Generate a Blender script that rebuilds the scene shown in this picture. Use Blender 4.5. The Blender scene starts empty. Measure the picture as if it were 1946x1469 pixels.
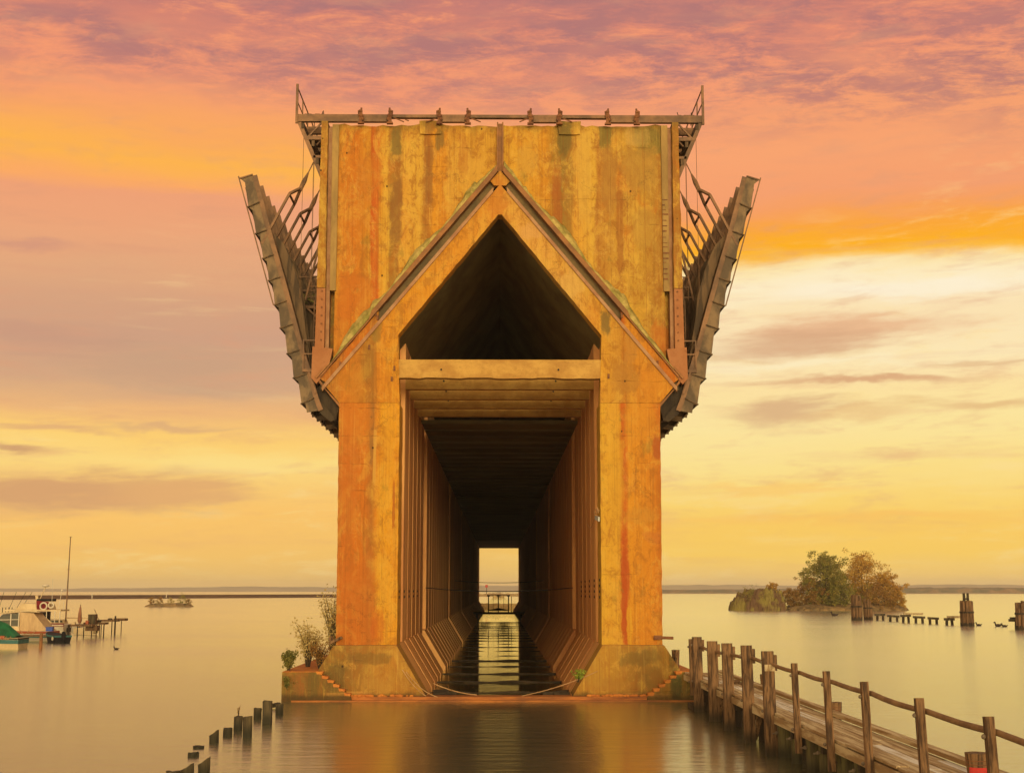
import bpy, bmesh, math, random
from mathutils import Vector, noise as mnoise
R = math.radians
scene = bpy.context.scene
# ------------------------------------------------------------------ camera
F = 2490.0; PITCH = R(8.82); YAW = R(0.575); CAMH = 5.25
cam = bpy.data.cameras.new('camera'); cam_o = bpy.data.objects.new('camera', cam)
scene.collection.objects.link(cam_o); scene.camera = cam_o
cam_o.location = (0, 0, CAMH); cam_o.rotation_euler = (R(90) + PITCH, 0, -YAW)
cam.sensor_width = 36; cam.lens = 36 * F / 1946; cam.clip_start = 0.5; cam.clip_end = 20000
_f = Vector((math.sin(YAW) * math.cos(PITCH), math.cos(YAW) * math.cos(PITCH), math.sin(PITCH)))
_r = Vector((math.cos(YAW), -math.sin(YAW), 0)); _u = _r.cross(_f); _c = Vector((0, 0, CAMH))
def ray(px, py): return _f * F + _r * (px - 973) + _u * (734.5 - py)
def atY(px, py, Y): d = ray(px, py); return _c + d * (Y / d.y)
def atZ(px, py, Z=0.0): d = ray(px, py); return _c + d * ((Z - CAMH) / d.z)
def atX(px, py, X): d = ray(px, py); return _c + d * (X / d.x)
def azel(px, py):
    d = ray(px, py).normalized(); return math.degrees(math.atan2(d.x, d.y)), math.degrees(math.asin(d.z))
# ------------------------------------------------------------------ colour
def s2l(c): c /= 255.0; return c / 12.92 if c <= 0.04045 else ((c + 0.055) / 1.055) ** 2.4
def lin(rgb): return tuple(s2l(v) for v in rgb)
ILL = (1.30, 1.03, 0.74)
def alb(rgb, k=1.0):   # base colour that shows as rgb in this evening light
    kk = k if isinstance(k, tuple) else (k,) * 3
    return tuple(min(0.88, max(0.004, v / (i * q))) for v, i, q in zip(lin(rgb), ILL, kk))
# ------------------------------------------------------------------ node helper
class NT:
    def __init__(s, nt): s.nt = nt; s.n = nt.nodes; s.l = nt.links
    def put(s, sock, v):
        if v is None: return
        if hasattr(v, 'is_output'): s.l.new(v, sock)
        elif isinstance(v, (tuple, list)) and len(v) == 3 and sock.type == 'RGBA': sock.default_value = (*v, 1)
        else: sock.default_value = v
    def m(s, op, a, b=None, c=None, clamp=False):
        n = s.n.new('ShaderNodeMath'); n.operation = op; n.use_clamp = clamp
        for i, v in enumerate((a, b, c)): s.put(n.inputs[i], v)
        return n.outputs[0]
    def vm(s, op, a, b=None):
        n = s.n.new('ShaderNodeVectorMath'); n.operation = op
        for i, v in enumerate((a, b)): s.put(n.inputs[i], v)
        return n.outputs[0]
    def xyz(s, v): n = s.n.new('ShaderNodeSeparateXYZ'); s.put(n.inputs[0], v); return n.outputs
    def comb(s, x, y, z):
        n = s.n.new('ShaderNodeCombineXYZ')
        for i, v in enumerate((x, y, z)): s.put(n.inputs[i], v)
        return n.outputs[0]
    def noise(s, vec, scale=1, detail=5, rough=0.6, dist=0.0, color=False):
        n = s.n.new('ShaderNodeTexNoise'); s.put(n.inputs['Vector'], vec)
        n.inputs['Scale'].default_value = scale; n.inputs['Detail'].default_value = detail
        n.inputs['Roughness'].default_value = rough; n.inputs['Distortion'].default_value = dist
        return n.outputs['Color' if color else 'Fac']
    def voro(s, vec, scale=1, feature='F1'):
        n = s.n.new('ShaderNodeTexVoronoi'); n.feature = feature; s.put(n.inputs['Vector'], vec)
        n.inputs['Scale'].default_value = scale; return n.outputs['Distance']
    def ramp(s, f, stops, interp='LINEAR'):
        n = s.n.new('ShaderNodeValToRGB'); s.put(n.inputs[0], f); cr = n.color_ramp; cr.interpolation = interp
        while len(cr.elements) > 1: cr.elements.remove(cr.elements[-1])
        cr.elements[0].position = stops[0][0]
        cr.elements[0].color = (*stops[0][1], 1) if isinstance(stops[0][1], tuple) else (stops[0][1],) * 3 + (1,)
        for p, c in stops[1:]:
            e = cr.elements.new(p); e.color = (*c, 1) if isinstance(c, tuple) else (c, c, c, 1)
        return n.outputs[0]
    def mix(s, f, a, b, mode='MIX'):
        n = s.n.new('ShaderNodeMix'); n.data_type = 'RGBA'; n.blend_type = mode
        s.put(n.inputs['Factor'], f); s.put(n.inputs['A'], a); s.put(n.inputs['B'], b)
        return n.outputs['Result'] if n.outputs['Result'].type == 'RGBA' else n.outputs[2]
    def ss(s, v, a, b):
        n = s.n.new('ShaderNodeMapRange'); n.interpolation_type = 'SMOOTHSTEP'
        s.put(n.inputs['Value'], v); n.inputs['From Min'].default_value = a; n.inputs['From Max'].default_value = b
        return n.outputs[0]
def mix_fix():
    pass
def _mix(s, f, a, b, mode='MIX'):
    n = s.n.new('ShaderNodeMix'); n.data_type = 'RGBA'; n.blend_type = mode; n.clamp_factor = True
    s.put(n.inputs[0], f); s.put(n.inputs[6], a); s.put(n.inputs[7], b)
    return n.outputs[2]
NT.mix = _mix
# ------------------------------------------------------------------ sky
world = bpy.data.worlds.new('World'); scene.world = world; world.use_nodes = True
def build_sky():
    w = NT(world.node_tree); w.n.clear()
    tc = w.n.new('ShaderNodeTexCoord'); d = w.xyz(tc.outputs['Generated'])
    el = w.m('MULTIPLY', w.m('ARCSINE', d[2]), 57.2958)
    az = w.m('MULTIPLY', w.m('ARCTAN2', d[0], d[1]), 57.2958)
    # domain warp (streaky clouds)
    v1 = w.comb(w.m('MULTIPLY', az, 0.055), w.m('MULTIPLY', el, 0.22), 0.0)
    n1 = w.noise(v1, 1.0, 5, 0.6)
    v2 = w.comb(w.m('MULTIPLY', az, 0.16), w.m('ADD', w.m('MULTIPLY', el, 0.8), w.m('MULTIPLY', az, -0.05)), 3.0)
    n2 = w.noise(v2, 1.0, 6, 0.6, 0.4)
    elw = w.m('ADD', el, w.m('ADD', w.m('MULTIPLY', w.m('SUBTRACT', n1, 0.5), 2.4), w.m('MULTIPLY', w.m('SUBTRACT', n2, 0.5), 0.9)))
    elw = w.m('ADD', elw, w.m('MULTIPLY', w.m('MAXIMUM', az, 0.0), -0.012))
    t = w.m('DIVIDE', w.m('ADD', elw, 4.0), 40.0)
    def st(rows): return [((azel(973, y)[1] + 4.0) / 40.0, lin(c)) for y, c in sorted(rows, key=lambda r: -r[0])]
    L = [(1135, (226, 194, 128)), (1110, (240, 196, 112)), (1050, (250, 198, 104)), (985, (254, 198, 106)), (930, (253, 206, 116)), (890, (255, 218, 128)),
         (845, (255, 208, 114)), (800, (240, 184, 122)), (745, (214, 168, 130)), (660, (208, 160, 130)), (600, (214, 162, 128)), (540, (226, 168, 126)),
         (470, (236, 166, 122)), (400, (240, 162, 118)), (372, (252, 170, 100)), (330, (254, 180, 78)), (280, (251, 170, 94)),
         (220, (248, 160, 110)), (170, (238, 150, 114)), (110, (226, 142, 114)), (50, (212, 132, 114)), (0, (190, 122, 118))]
    Rr = [(1135, (232, 200, 130)), (1112, (248, 206, 116)), (1070, (254, 208, 96)), (1010, (254, 206, 98)), (960, (254, 214, 112)), (900, (254, 226, 142)),
          (830, (254, 230, 158)), (760, (254, 226, 162)), (700, (254, 232, 182)), (620, (253, 228, 180)), (560, (255, 237, 196)), (528, (254, 228, 168)),
          (512, (254, 190, 70)), (496, (254, 176, 36)), (460, (252, 166, 60)), (430, (248, 160, 96)), (400, (246, 160, 110)), (320, (249, 164, 112)),
          (240, (246, 160, 112)), (180, (242, 154, 114)), (110, (232, 144, 114)), (50, (216, 134, 114)), (0, (194, 126, 118))]
    cl = w.ramp(t, st(L)); cr = w.ramp(t, st(Rr))
    col = w.mix(w.ss(w.m('ADD', az, w.m('MULTIPLY', w.m('SUBTRACT', n1, 0.5), 8.0)), -5.0, 8.0), cl, cr)
    # high rippled cloud deck
    a0 = w.m('ADD', w.m('MULTIPLY', el, 1.45), w.m('MULTIPLY', az, w.m('MULTIPLY', az, 0.0022)))
    v3 = w.comb(w.m('MULTIPLY', az, 0.36), a0, 7.0)
    n3 = w.noise(v3, 0.80, 12, 0.70, 0.25)
    v4 = w.comb(w.m('MULTIPLY', az, 0.10), w.m('MULTIPLY', el, 0.35), 17.0)
    n4 = w.noise(v4, 1.0, 4, 0.5)
    deck = w.m('MULTIPLY', w.ss(w.m('ADD', elw, w.m('MULTIPLY', w.m('MAXIMUM', az, 0.0), 0.10)), 19.0, 23.2), w.ss(n3, 0.40, 0.60))
    deck = w.m('MULTIPLY', deck, w.ss(n4, 0.28, 0.55))
    col = w.mix(w.m('MULTIPLY', deck, 0.85), col, lin((172, 118, 118)))
    hi = w.m('MULTIPLY', w.ss(elw, 19.0, 22.5), w.ss(n3, 0.46, 0.30))
    col = w.mix(w.m('MULTIPLY', hi, 0.75), col, lin((250, 158, 112)))
    # thin streaks everywhere
    v5 = w.comb(w.m('MULTIPLY', az, 0.12), w.m('MULTIPLY', el, 1.3), 31.0)
    n5 = w.noise(v5, 1.0, 6, 0.6, 0.3)
    col = w.mix(w.m('MULTIPLY', w.ss(n5, 0.52, 0.75), 0.22), col, lin((222, 150, 120)))
    col = w.mix(w.m('MULTIPLY', w.m('MULTIPLY', w.ss(n5, 0.45, 0.25), w.ss(el, 17.0, 13.0)), 0.25), col, lin((255, 226, 158)))
    v6 = w.comb(w.m('MULTIPLY', az, 0.22), w.m('ADD', w.m('MULTIPLY', el, 1.0), w.m('MULTIPLY', az, -0.03)), 51.0)
    n6 = w.noise(v6, 1.0, 9, 0.68, 0.25)
    col = w.mix(w.m('MULTIPLY', w.ss(n6, 0.50, 0.70), w.m('MULTIPLY', w.ss(el, 1.0, 4.0), 0.34)), col, lin((222, 156, 120)))
    col = w.mix(w.m('MULTIPLY', w.ss(n6, 0.48, 0.32), w.m('MULTIPLY', w.ss(w.m('ADD', el, w.m('MULTIPLY', az, -0.35)), 13.0, 6.0), 0.42)), col, lin((255, 224, 150)))
    # single cloud banks: px, py, half width, half height (photo px), colour, strength
    banks = [(150, 935, 330, 44, (218, 164, 112), 1.0), (330, 940, 160, 24, (230, 174, 112), .9), (30, 858, 110, 10, (206, 156, 112), .9), (60, 460, 130, 15, (212, 150, 124), .8),
             (340, 700, 230, 50, (198, 158, 128), .55), (60, 640, 200, 30, (198, 150, 126), .5), (330, 810, 160, 10, (214, 164, 124), .6), (90, 815, 160, 10, (220, 166, 122), .6), (480, 880, 200, 30, (255, 226, 140), .5),
             (1600, 630, 270, 30, (232, 178, 136), .85), (1500, 655, 200, 30, (216, 168, 130), .75), (1620, 722, 330, 12, (220, 168, 124), .9), (1480, 785, 130, 30, (218, 174, 130), .85),
             (1640, 790, 150, 18, (232, 186, 128), .6), (1860, 762, 150, 16, (226, 180, 124), .7), (1880, 680, 160, 8, (224, 180, 134), .6), (1600, 985, 420, 12, (253, 194, 94), .6), (1450, 925, 200, 10, (253, 198, 104), .5),
             (1720, 550, 330, 26, (255, 244, 220), .6), (1500, 690, 300, 10, (255, 240, 200), .5), (900, 990, 1100, 10, (253, 200, 104), .2)]
    for px, py, hw, hh, c, sgt in banks:
        A, E = azel(px, py); A2, _ = azel(px + hw, py); _, E2 = azel(px, py - hh)
        dx = w.m('DIVIDE', w.m('SUBTRACT', az, A), (A2 - A))
        dy = w.m('DIVIDE', w.m('SUBTRACT', w.m('ADD', el, w.m('MULTIPLY', w.m('SUBTRACT', n2, 0.5), 1.8)), E), (E2 - E))
        r = w.m('SQRT', w.m('ADD', w.m('MULTIPLY', dx, dx), w.m('MULTIPLY', dy, dy)))
        r = w.m('ADD', r, w.m('ADD', w.m('MULTIPLY', w.m('SUBTRACT', n5, 0.5), 1.5), w.m('MULTIPLY', w.m('SUBTRACT', n6, 0.5), 1.6)))
        col = w.mix(w.m('MULTIPLY', w.ss(r, 1.25, 0.15), sgt), col, lin(c))
    # above the frame and behind: a plain evening sky, plus an added fill glow
    up = w.ss(el, 27.0, 45.0)
    col = w.mix(up, col, (0.52, 0.40, 0.33))
    back = w.ss(w.m('ABSOLUTE', az), 70.0, 120.0)
    col = w.mix(back, col, (0.80, 0.60, 0.40))
    fill_glow = w.m('MULTIPLY', w.ss(w.m('ABSOLUTE', az), 125.0, 172.0), w.ss(el, 27.0, 5.0))  # added bright lobe behind the camera, fills the facade and tunnel walls
    col = w.mix(fill_glow, col, (5.8, 4.15, 2.5))
    bg = w.n.new('ShaderNodeBackground'); w.put(bg.inputs[0], col); bg.inputs[1].default_value = 1.0
    out = w.n.new('ShaderNodeOutputWorld'); w.l.new(bg.outputs[0], out.inputs[0])
build_sky()
sun = bpy.data.lights.new('sun', 'SUN'); sun_o = bpy.data.objects.new('sun', sun); scene.collection.objects.link(sun_o)
SUN_EL, SUN_AZ = R(8), R(174)     # low, behind the camera and to its right
sun.energy = 1.5; sun.angle = R(12); sun.color = (1.0, 0.80, 0.52)
sd = Vector((math.sin(SUN_AZ) * math.cos(SUN_EL), math.cos(SUN_AZ) * math.cos(SUN_EL), math.sin(SUN_EL)))
sun_o.rotation_euler = sd.to_track_quat('Z', 'Y').to_euler(); sun_o.location = (20, -60, 60)
scene.view_settings.view_transform = 'Standard'; scene.view_settings.look = 'None'
scene.view_settings.exposure = 0.0; scene.view_settings.gamma = 1.0
scene.render.engine = 'CYCLES'
try:
    scene.cycles.max_bounces = 8; scene.cycles.diffuse_bounces = 7; scene.cycles.glossy_bounces = 3
    scene.cycles.blur_glossy = 1.0; scene.cycles.volume_bounces = 0; scene.cycles.sample_clamp_indirect = 6
except Exception: pass
# ------------------------------------------------------------------ materials
def new_mat(name):
    m = bpy.data.materials.new(name); m.use_nodes = True; t = NT(m.node_tree)
    b = m.node_tree.nodes['Principled BSDF']; b.inputs['Specular IOR Level'].default_value = 0.25
    g = t.n.new('ShaderNodeNewGeometry').outputs['Position']
    return m, t, b, g
def bump(t, b, h, strength=0.5, dist=0.05):
    n = t.n.new('ShaderNodeBump'); n.inputs['Strength'].default_value = strength; n.inputs['Distance'].default_value = dist
    t.put(n.inputs['Height'], h); t.l.new(n.outputs[0], b.inputs['Normal'])
def obj_pos(t): return t.n.new('ShaderNodeTexCoord').outputs['Object']
def simple(name, rgb, rgb2=None, scale=1.0, stretch=(1, 1, 1), rough=0.8, k=1.0, bm=0.25, metal=0.0, local=False, contrast=(0.35, 0.65), bd=0.03):
    m, t, b, g = new_mat(name)
    if local: g = obj_pos(t)
    v = t.vm('MULTIPLY', g, stretch)
    n = t.noise(v, scale, 7, 0.62, 0.3)
    c1 = alb(rgb, k); c2 = alb(rgb2 or tuple(x * 0.8 for x in rgb), k)
    col = t.mix(t.ss(n, *contrast), c1, c2)
    n2 = t.noise(v, scale * 6, 4, 0.6)
    col = t.mix(t.m('MULTIPLY', t.ss(n2, 0.5, 0.75), 0.35), col, tuple(x * 0.55 for x in c2))
    if name in ('weathered_wood', 'green_pile', 'stump_wood'):     # wet, weedy feet
        zz = t.m('ADD', t.xyz(g)[2], t.m('MULTIPLY', t.m('SUBTRACT', n, 0.5), 0.6))
        col = t.mix(t.m('MULTIPLY', t.ss(zz, 0.55, 0.12), 0.8), col, alb((44, 38, 18), k))
    t.put(b.inputs['Base Color'], col); b.inputs['Roughness'].default_value = rough; b.inputs['Metallic'].default_value = metal
    if bm: bump(t, b, t.m('ADD', n, t.m('MULTIPLY', n2, 0.5)), bm, bd)
    return m
def brk2(t, g): return t.ss(t.noise(t.vm('MULTIPLY', g, (0.35, 0.35, 0.35)), 1.0, 3), 0.48, 0.56)
def concrete(name, stops, mperpx, cx=949.0, k=(1.13, 1.22, 1.5), moss_top=None, blot=0.55, symm=False, warp=0.35, dark=0.5, spots=()):
    """weathered board-marked concrete: stained bands that run down the wall, blotches, form lines, pits"""
    m, t, b, g = new_mat(name)
    p = t.xyz(g); x, y, z = p[0], p[1], p[2]
    wv = t.noise(t.comb(t.m('MULTIPLY', x, 1.2), t.m('MULTIPLY', y, 1.2), t.m('MULTIPLY', z, 0.22)), 1.0, 6, 0.65)
    xw = t.m('ADD', x, t.m('MULTIPLY', t.m('SUBTRACT', wv, 0.5), warp * 2))
    lo = (stops[0][0] - cx) * mperpx; hi = (stops[-1][0] - cx) * mperpx
    f = t.m('DIVIDE', t.m('SUBTRACT', xw, lo), hi - lo)
    st = [(((q - cx) * mperpx - lo) / (hi - lo), alb(c, k)) for q, c in stops]
    band = t.ramp(f, st)
    big = t.noise(t.vm('MULTIPLY', g, (0.55, 0.55, 0.38)), 1.0, 8, 0.66, 0.8)
    col = t.mix(t.m('MULTIPLY', t.ss(big, 0.50, 0.68), blot), band, alb((205, 112, 28), k))
    big2 = t.noise(t.vm('ADD', t.vm('MULTIPLY', g, (0.8, 0.8, 0.5)), (31, 7, 5)), 1.0, 8, 0.7, 1.2)
    col = t.mix(t.m('MULTIPLY', t.ss(big2, 0.52, 0.60), blot * 0.75), col, alb((232, 178, 66), k))
    # edges of peeled patches: contour lines
    cl = t.m('ABSOLUTE', t.m('SUBTRACT', big2, 0.53))
    col = t.mix(t.m('MULTIPLY', t.ss(cl, 0.010, 0.002), 0.6 * blot), col, alb((232, 184, 90), k))
    # vertical run-off streaks
    sv = t.noise(t.vm('MULTIPLY', g, (5.0, 5.0, 0.16)), 1.0, 5, 0.7)
    col = t.mix(t.m('MULTIPLY', t.ss(sv, 0.50, 0.72), dark), col, alb((150, 92, 30), k))
    col = t.mix(t.m('MULTIPLY', t.ss(sv, 0.44, 0.28), 0.35), col, alb((246, 184, 62), k))
    md = t.noise(t.vm('ADD', t.vm('MULTIPLY', g, (2.1, 2.1, 1.5)), (3, 9, 14)), 1.0, 10, 0.78, 0.6)
    col = t.mix(t.m('MULTIPLY', t.ss(md, 0.49, 0.60), 0.35 + 0.40 * blot), col, alb((168, 98, 30), k))
    col = t.mix(t.m('MULTIPLY', t.ss(md, 0.46, 0.37), 0.22 + 0.35 * blot), col, alb((236, 172, 60), k))
    if spots:
        sw = t.noise(t.vm('MULTIPLY', g, (1.7, 1.7, 1.1)), 1.0, 8, 0.72, 0.5)
        for px, py, hw, hh, c_, sg in spots:
            P0 = atY(px, py, 65.0); P1 = atY(px + hw, py - hh, 65.0)
            dx = t.m('DIVIDE', t.m('SUBTRACT', x, P0.x), P1.x - P0.x); dz = t.m('DIVIDE', t.m('SUBTRACT', z, P0.z), P1.z - P0.z)
            rr_ = t.m('ADD', t.m('POWER', t.m('ADD', t.m('POWER', t.m('ABSOLUTE', dx), 3.0), t.m('POWER', t.m('ABSOLUTE', dz), 3.0)), 0.3333), t.m('MULTIPLY', t.m('SUBTRACT', sw, 0.5), 2.6))
            col = t.mix(t.m('MULTIPLY', t.ss(rr_, 1.25, 0.72), sg), col, alb(c_, k))
    # fine grain
    fg = t.noise(g, 9.0, 6, 0.7)
    col = t.mix(t.m('MULTIPLY', t.ss(fg, 0.54, 0.74), 0.38), col, alb((132, 84, 30), k))
    bd = t.m('ABSOLUTE', t.m('SUBTRACT', t.m('FRACT', t.m('MULTIPLY', x, 1.13)), 0.5))
    bl_ = t.m('MULTIPLY', t.ss(bd, 0.03, 0.008), t.ss(t.noise(t.vm('MULTIPLY', g, (1.2, 1.2, 0.35)), 1.0, 4), 0.46, 0.60))
    col = t.mix(t.m('MULTIPLY', bl_, 0.30), col, alb((120, 72, 28), k))
    # horizontal form lines, broken
    wz = t.m('ADD', z, t.m('MULTIPLY', t.noise(t.vm('MULTIPLY', g, (0.5, 0.5, 0.5)), 1.0, 3), 0.35))
    fr = t.m('ABSOLUTE', t.m('SUBTRACT', t.m('FRACT', t.m('DIVIDE', wz, 1.37)), 0.5))
    brk = t.ss(t.noise(t.vm('MULTIPLY', g, (1.3, 1.3, 2.0)), 1.0, 5), 0.50, 0.66)
    line = t.m('MULTIPLY', t.ss(fr, 0.022, 0.006), brk)
    col = t.mix(t.m('MULTIPLY', line, 0.32), col, alb((120, 76, 30), k))
    sv2 = t.noise(t.vm('MULTIPLY', g, (13.0, 13.0, 0.13)), 1.0, 4, 0.7)
    col = t.mix(t.m('MULTIPLY', t.ss(sv2, 0.54, 0.70), 0.45 * dark + 0.12), col, alb((166, 84, 26), k))
    col = t.mix(t.m('MULTIPLY', t.ss(sv2, 0.42, 0.28), 0.30), col, alb((240, 182, 78), k))
    # hairline cracks
    cw = t.noise(t.vm('MULTIPLY', g, (1.5, 1.5, 1.5)), 1.0, 6, 0.7, color=True)
    ce = t.voro(t.vm('ADD', t.vm('MULTIPLY', g, (0.28, 0.28, 0.22)), t.vm('MULTIPLY', cw, (0.5, 0.5, 0.5))), 1.0, 'DISTANCE_TO_EDGE')
    col = t.mix(t.m('MULTIPLY', t.m('MULTIPLY', t.ss(ce, 0.012, 0.003), brk2(t, g)), 0.35), col, alb((96, 58, 26), k))
    # bolt holes / pits
    vd = t.voro(t.vm('MULTIPLY', g, (0.9, 0.9, 0.75)), 1.0)
    pit = t.ss(vd, 0.055, 0.03)
    col = t.mix(t.m('MULTIPLY', pit, 0.85), col, alb((60, 38, 20), k))
    ms = t.noise(t.vm('MULTIPLY', g, (1.1, 1.1, 0.6)), 1.0, 6, 0.7)
    col = t.mix(t.m('MULTIPLY', t.ss(ms, 0.60, 0.70), 0.45), col, alb((140, 112, 40), k))
    if moss_top is not None:
        mz = t.m('ADD', z, t.m('MULTIPLY', t.m('SUBTRACT', ms, 0.5), 3.0))
        col = t.mix(t.m('MULTIPLY', t.ss(mz, moss_top - 0.3, moss_top + 0.6), 0.6), col, alb((128, 98, 40), k))
    wet = t.m('ADD', z, t.m('MULTIPLY', t.m('SUBTRACT', ms, 0.5), 0.5))
    col = t.mix(t.m('MULTIPLY', t.ss(wet, 0.50, 0.16), 0.75), col, alb((70, 50, 22), k))       # tide stain
    t.put(b.inputs['Base Color'], col); b.inputs['Roughness'].default_value = 0.9
    h = t.m('ADD', t.m('ADD', t.m('MULTIPLY', big2, 0.7), t.m('MULTIPLY', fg, 0.5)), t.m('MULTIPLY', line, -0.8))
    h = t.m('SUBTRACT', t.m('ADD', h, t.m('MULTIPLY', sv, 0.5)), pit)
    bump(t, b, h, 0.55, 0.07)
    return m
M = {}
YE, OR, GR, BR, RD, LY, OL = (220, 142, 36), (212, 116, 28), (148, 102, 42), (168, 98, 36), (204, 92, 26), (224, 156, 52), (176, 116, 42)
PANEL_SPOTS = [(672, 560, 34, 42, (208, 112, 32), .6), (668, 420, 30, 60, (214, 124, 34), .35), (700, 330, 24, 40, (206, 120, 36), .6), (752, 400, 12, 60, (150, 98, 42), .7), (752, 262, 10, 28, (132, 104, 46), .8),
    (836, 262, 9, 20, (128, 100, 46), .7), (815, 330, 8, 60, (152, 96, 40), .7), (822, 500, 8, 30, (160, 100, 40), .5), (1074, 262, 12, 32, (126, 100, 42), .85), (1060, 380, 9, 70, (176, 94, 34), .7), (1150, 250, 12, 26, (122, 104, 44), .8),
    (1235, 262, 26, 26, (124, 108, 46), .75), (1160, 340, 14, 60, (176, 118, 46), .7), (1180, 430, 5, 110, (164, 92, 34), .6), (1215, 320, 32, 46, (184, 132, 52), .7), (1225, 430, 26, 40, (192, 140, 54), .6), (1212, 255, 20, 20, (212, 164, 80), .5),
    (1262, 640, 20, 30, (206, 110, 34), .6), (900, 330, 20, 40, (228, 168, 62), .5), (1110, 330, 14, 90, (222, 168, 66), .6), (880, 290, 9, 40, (188, 112, 38), .5), (650, 640, 16, 30, (206, 124, 38), .6), (1004, 300, 18, 30, (212, 158, 62), .5),
    (715, 480, 5, 100, (196, 96, 30), .6)]
GABLE_SPOTS = [(700, 690, 12, 30, (160, 112, 42), .45), (716, 625, 10, 26, (146, 116, 48), .6), (665, 725, 22, 24, (204, 126, 36), .6), (1190, 720, 24, 26, (190, 126, 46), .7), (1150, 610, 9, 22, (122, 96, 46), .8), (1200, 660, 12, 26, (196, 130, 50), .7),
    (945, 370, 18, 34, (208, 122, 38), .6), (1012, 440, 26, 14, (226, 162, 84), .6), (1085, 540, 20, 30, (226, 172, 82), .6), (800, 600, 20, 30, (226, 152, 52), .5), (1240, 720, 20, 22, (220, 136, 36), .6)]
PILLAR_SPOTS = [(707, 800, 6, 90, (162, 106, 46), .8), (712, 870, 4, 60, (226, 164, 66), .7), (664, 900, 18, 120, (208, 112, 34), .5), (680, 1150, 34, 80, (204, 108, 32), .6), (740, 830, 10, 80, (230, 156, 40), .5), (748, 960, 3, 40, (176, 76, 24), .7), (680, 790, 30, 40, (216, 126, 36), .5), (1215, 800, 30, 40, (220, 142, 40), .5),
    (1188, 1120, 6, 100, (190, 76, 26), .75), (1196, 1180, 4, 50, (232, 164, 40), .7), (1248, 850, 8, 20, (176, 84, 36), .7), (1220, 980, 30, 14, (206, 136, 44), .6), (1170, 900, 14, 100, (226, 160, 44), .5), (1240, 1020, 16, 10, (204, 112, 40), .6),
    (1166, 790, 12, 26, (228, 160, 48), .6), (718, 1190, 12, 30, (206, 96, 30), .5)]
FOOT_SPOTS = [(640, 1290, 20, 30, (96, 76, 30), .6), (600, 1300, 14, 26, (104, 84, 34), .6), (575, 1296, 12, 20, (150, 92, 38), .5), (720, 1300, 30, 14, (186, 128, 44), .6), (700, 1250, 40, 10, (132, 92, 34), .6), (790, 1290, 16, 26, (188, 130, 42), .5), (1160, 1300, 30, 14, (176, 118, 40), .6),
    (1210, 1250, 34, 14, (124, 92, 34), .6), (1130, 1270, 14, 30, (192, 136, 44), .5), (1240, 1290, 14, 26, (128, 92, 34), .5), (1280, 1300, 10, 26, (84, 80, 36), .7), (670, 1316, 50, 4, (206, 140, 54), .8), (1200, 1318, 60, 4, (206, 140, 54), .8)]
up_stops = [(600, (196, 140, 50)), (622, (196, 136, 48)), (626, GR), (640, (140, 112, 46)), (644, (218, 138, 40)), (675, OR), (705, (214, 140, 36)),
            (709, RD), (720, (214, 104, 30)), (723, YE), (738, (230, 170, 54)), (742, (176, 124, 44)), (762, (170, 114, 44)), (765, LY), (803, (220, 160, 52)),
            (808, (176, 112, 40)), (818, (192, 122, 40)), (824, (224, 146, 36)), (845, (216, 136, 34)), (850, LY), (866, (214, 146, 44)), (940, (218, 154, 48)),
            (960, (224, 160, 46)), (1040, (218, 142, 34)), (1064, (150, 116, 44)), (1086, (176, 122, 44)), (1092, LY), (1128, (222, 164, 54)),
            (1134, (190, 124, 44)), (1170, (206, 148, 50)), (1215, (204, 148, 48)), (1262, OL)]
M['panel'] = concrete('panel_concrete', up_stops, 0.0273, moss_top=28.9, blot=0.7, spots=PANEL_SPOTS)
M['gable'] = concrete('gable_concrete', [(636, (196, 120, 40)), (652, (212, 122, 34)), (690, (198, 124, 38)), (704, (176, 112, 40)), (716, (220, 132, 32)),
            (745, (226, 146, 34)), (860, (224, 142, 36)), (940, (222, 146, 46)), (1000, (224, 158, 64)), (1090, (226, 162, 66)), (1150, (222, 152, 44)), (1180, (208, 142, 46)),
            (1190, (196, 116, 34)), (1200, (218, 140, 38)), (1262, (218, 136, 36))], 0.0260, blot=0.45, dark=0.5, warp=0.2, spots=GABLE_SPOTS)
M['pillar'] = concrete('pillar_concrete', [(636, (194, 112, 40)), (652, (212, 112, 32)), (690, (216, 116, 28)), (704, (182, 108, 38)), (712, (222, 132, 32)),
            (722, (232, 156, 32)), (748, (236, 156, 34)), (1150, (230, 166, 46)), (1180, (226, 158, 44)), (1187, (204, 92, 26)), (1194, (212, 110, 32)),
            (1200, (226, 144, 34)), (1240, (224, 136, 34)), (1262, (206, 110, 30))], 0.0258, blot=0.4, warp=0.14, dark=0.5, spots=PILLAR_SPOTS)
M['foot'] = concrete('footing_concrete', [(540, (112, 86, 32)), (610, (130, 92, 32)), (680, (152, 102, 34)), (750, (184, 124, 38)), (950, (150, 96, 36)),
            (1150, (190, 130, 38)), (1210, (150, 102, 34)), (1262, (162, 112, 34)), (1270, (104, 86, 34)), (1320, (98, 80, 32))], 0.0262, blot=0.3, warp=0.5, dark=0.6, k=(1.03, 1.08, 1.1), spots=FOOT_SPOTS)
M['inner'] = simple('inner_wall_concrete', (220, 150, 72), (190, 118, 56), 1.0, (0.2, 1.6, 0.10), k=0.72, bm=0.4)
M['beam'] = simple('beam_concrete', (206, 146, 58), (180, 120, 44), 1.5, (0.8, 1, 1.1), k=0.95, bm=0.3)
M['ledge'] = simple('red_ledge', (196, 110, 40), (140, 78, 34), 1.0, (0.5, 2, 3))
M['stain_shade'] = simple('stained_shaded_soffit', (128, 104, 50), (100, 78, 38), 0.5, (0.3, 0.5, 1))  # ore stain on the hopper lining; painted-in deep shade on the ceiling
M['step'] = simple('orange_step', (222, 128, 40), (196, 104, 36), 2.0)
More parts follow.
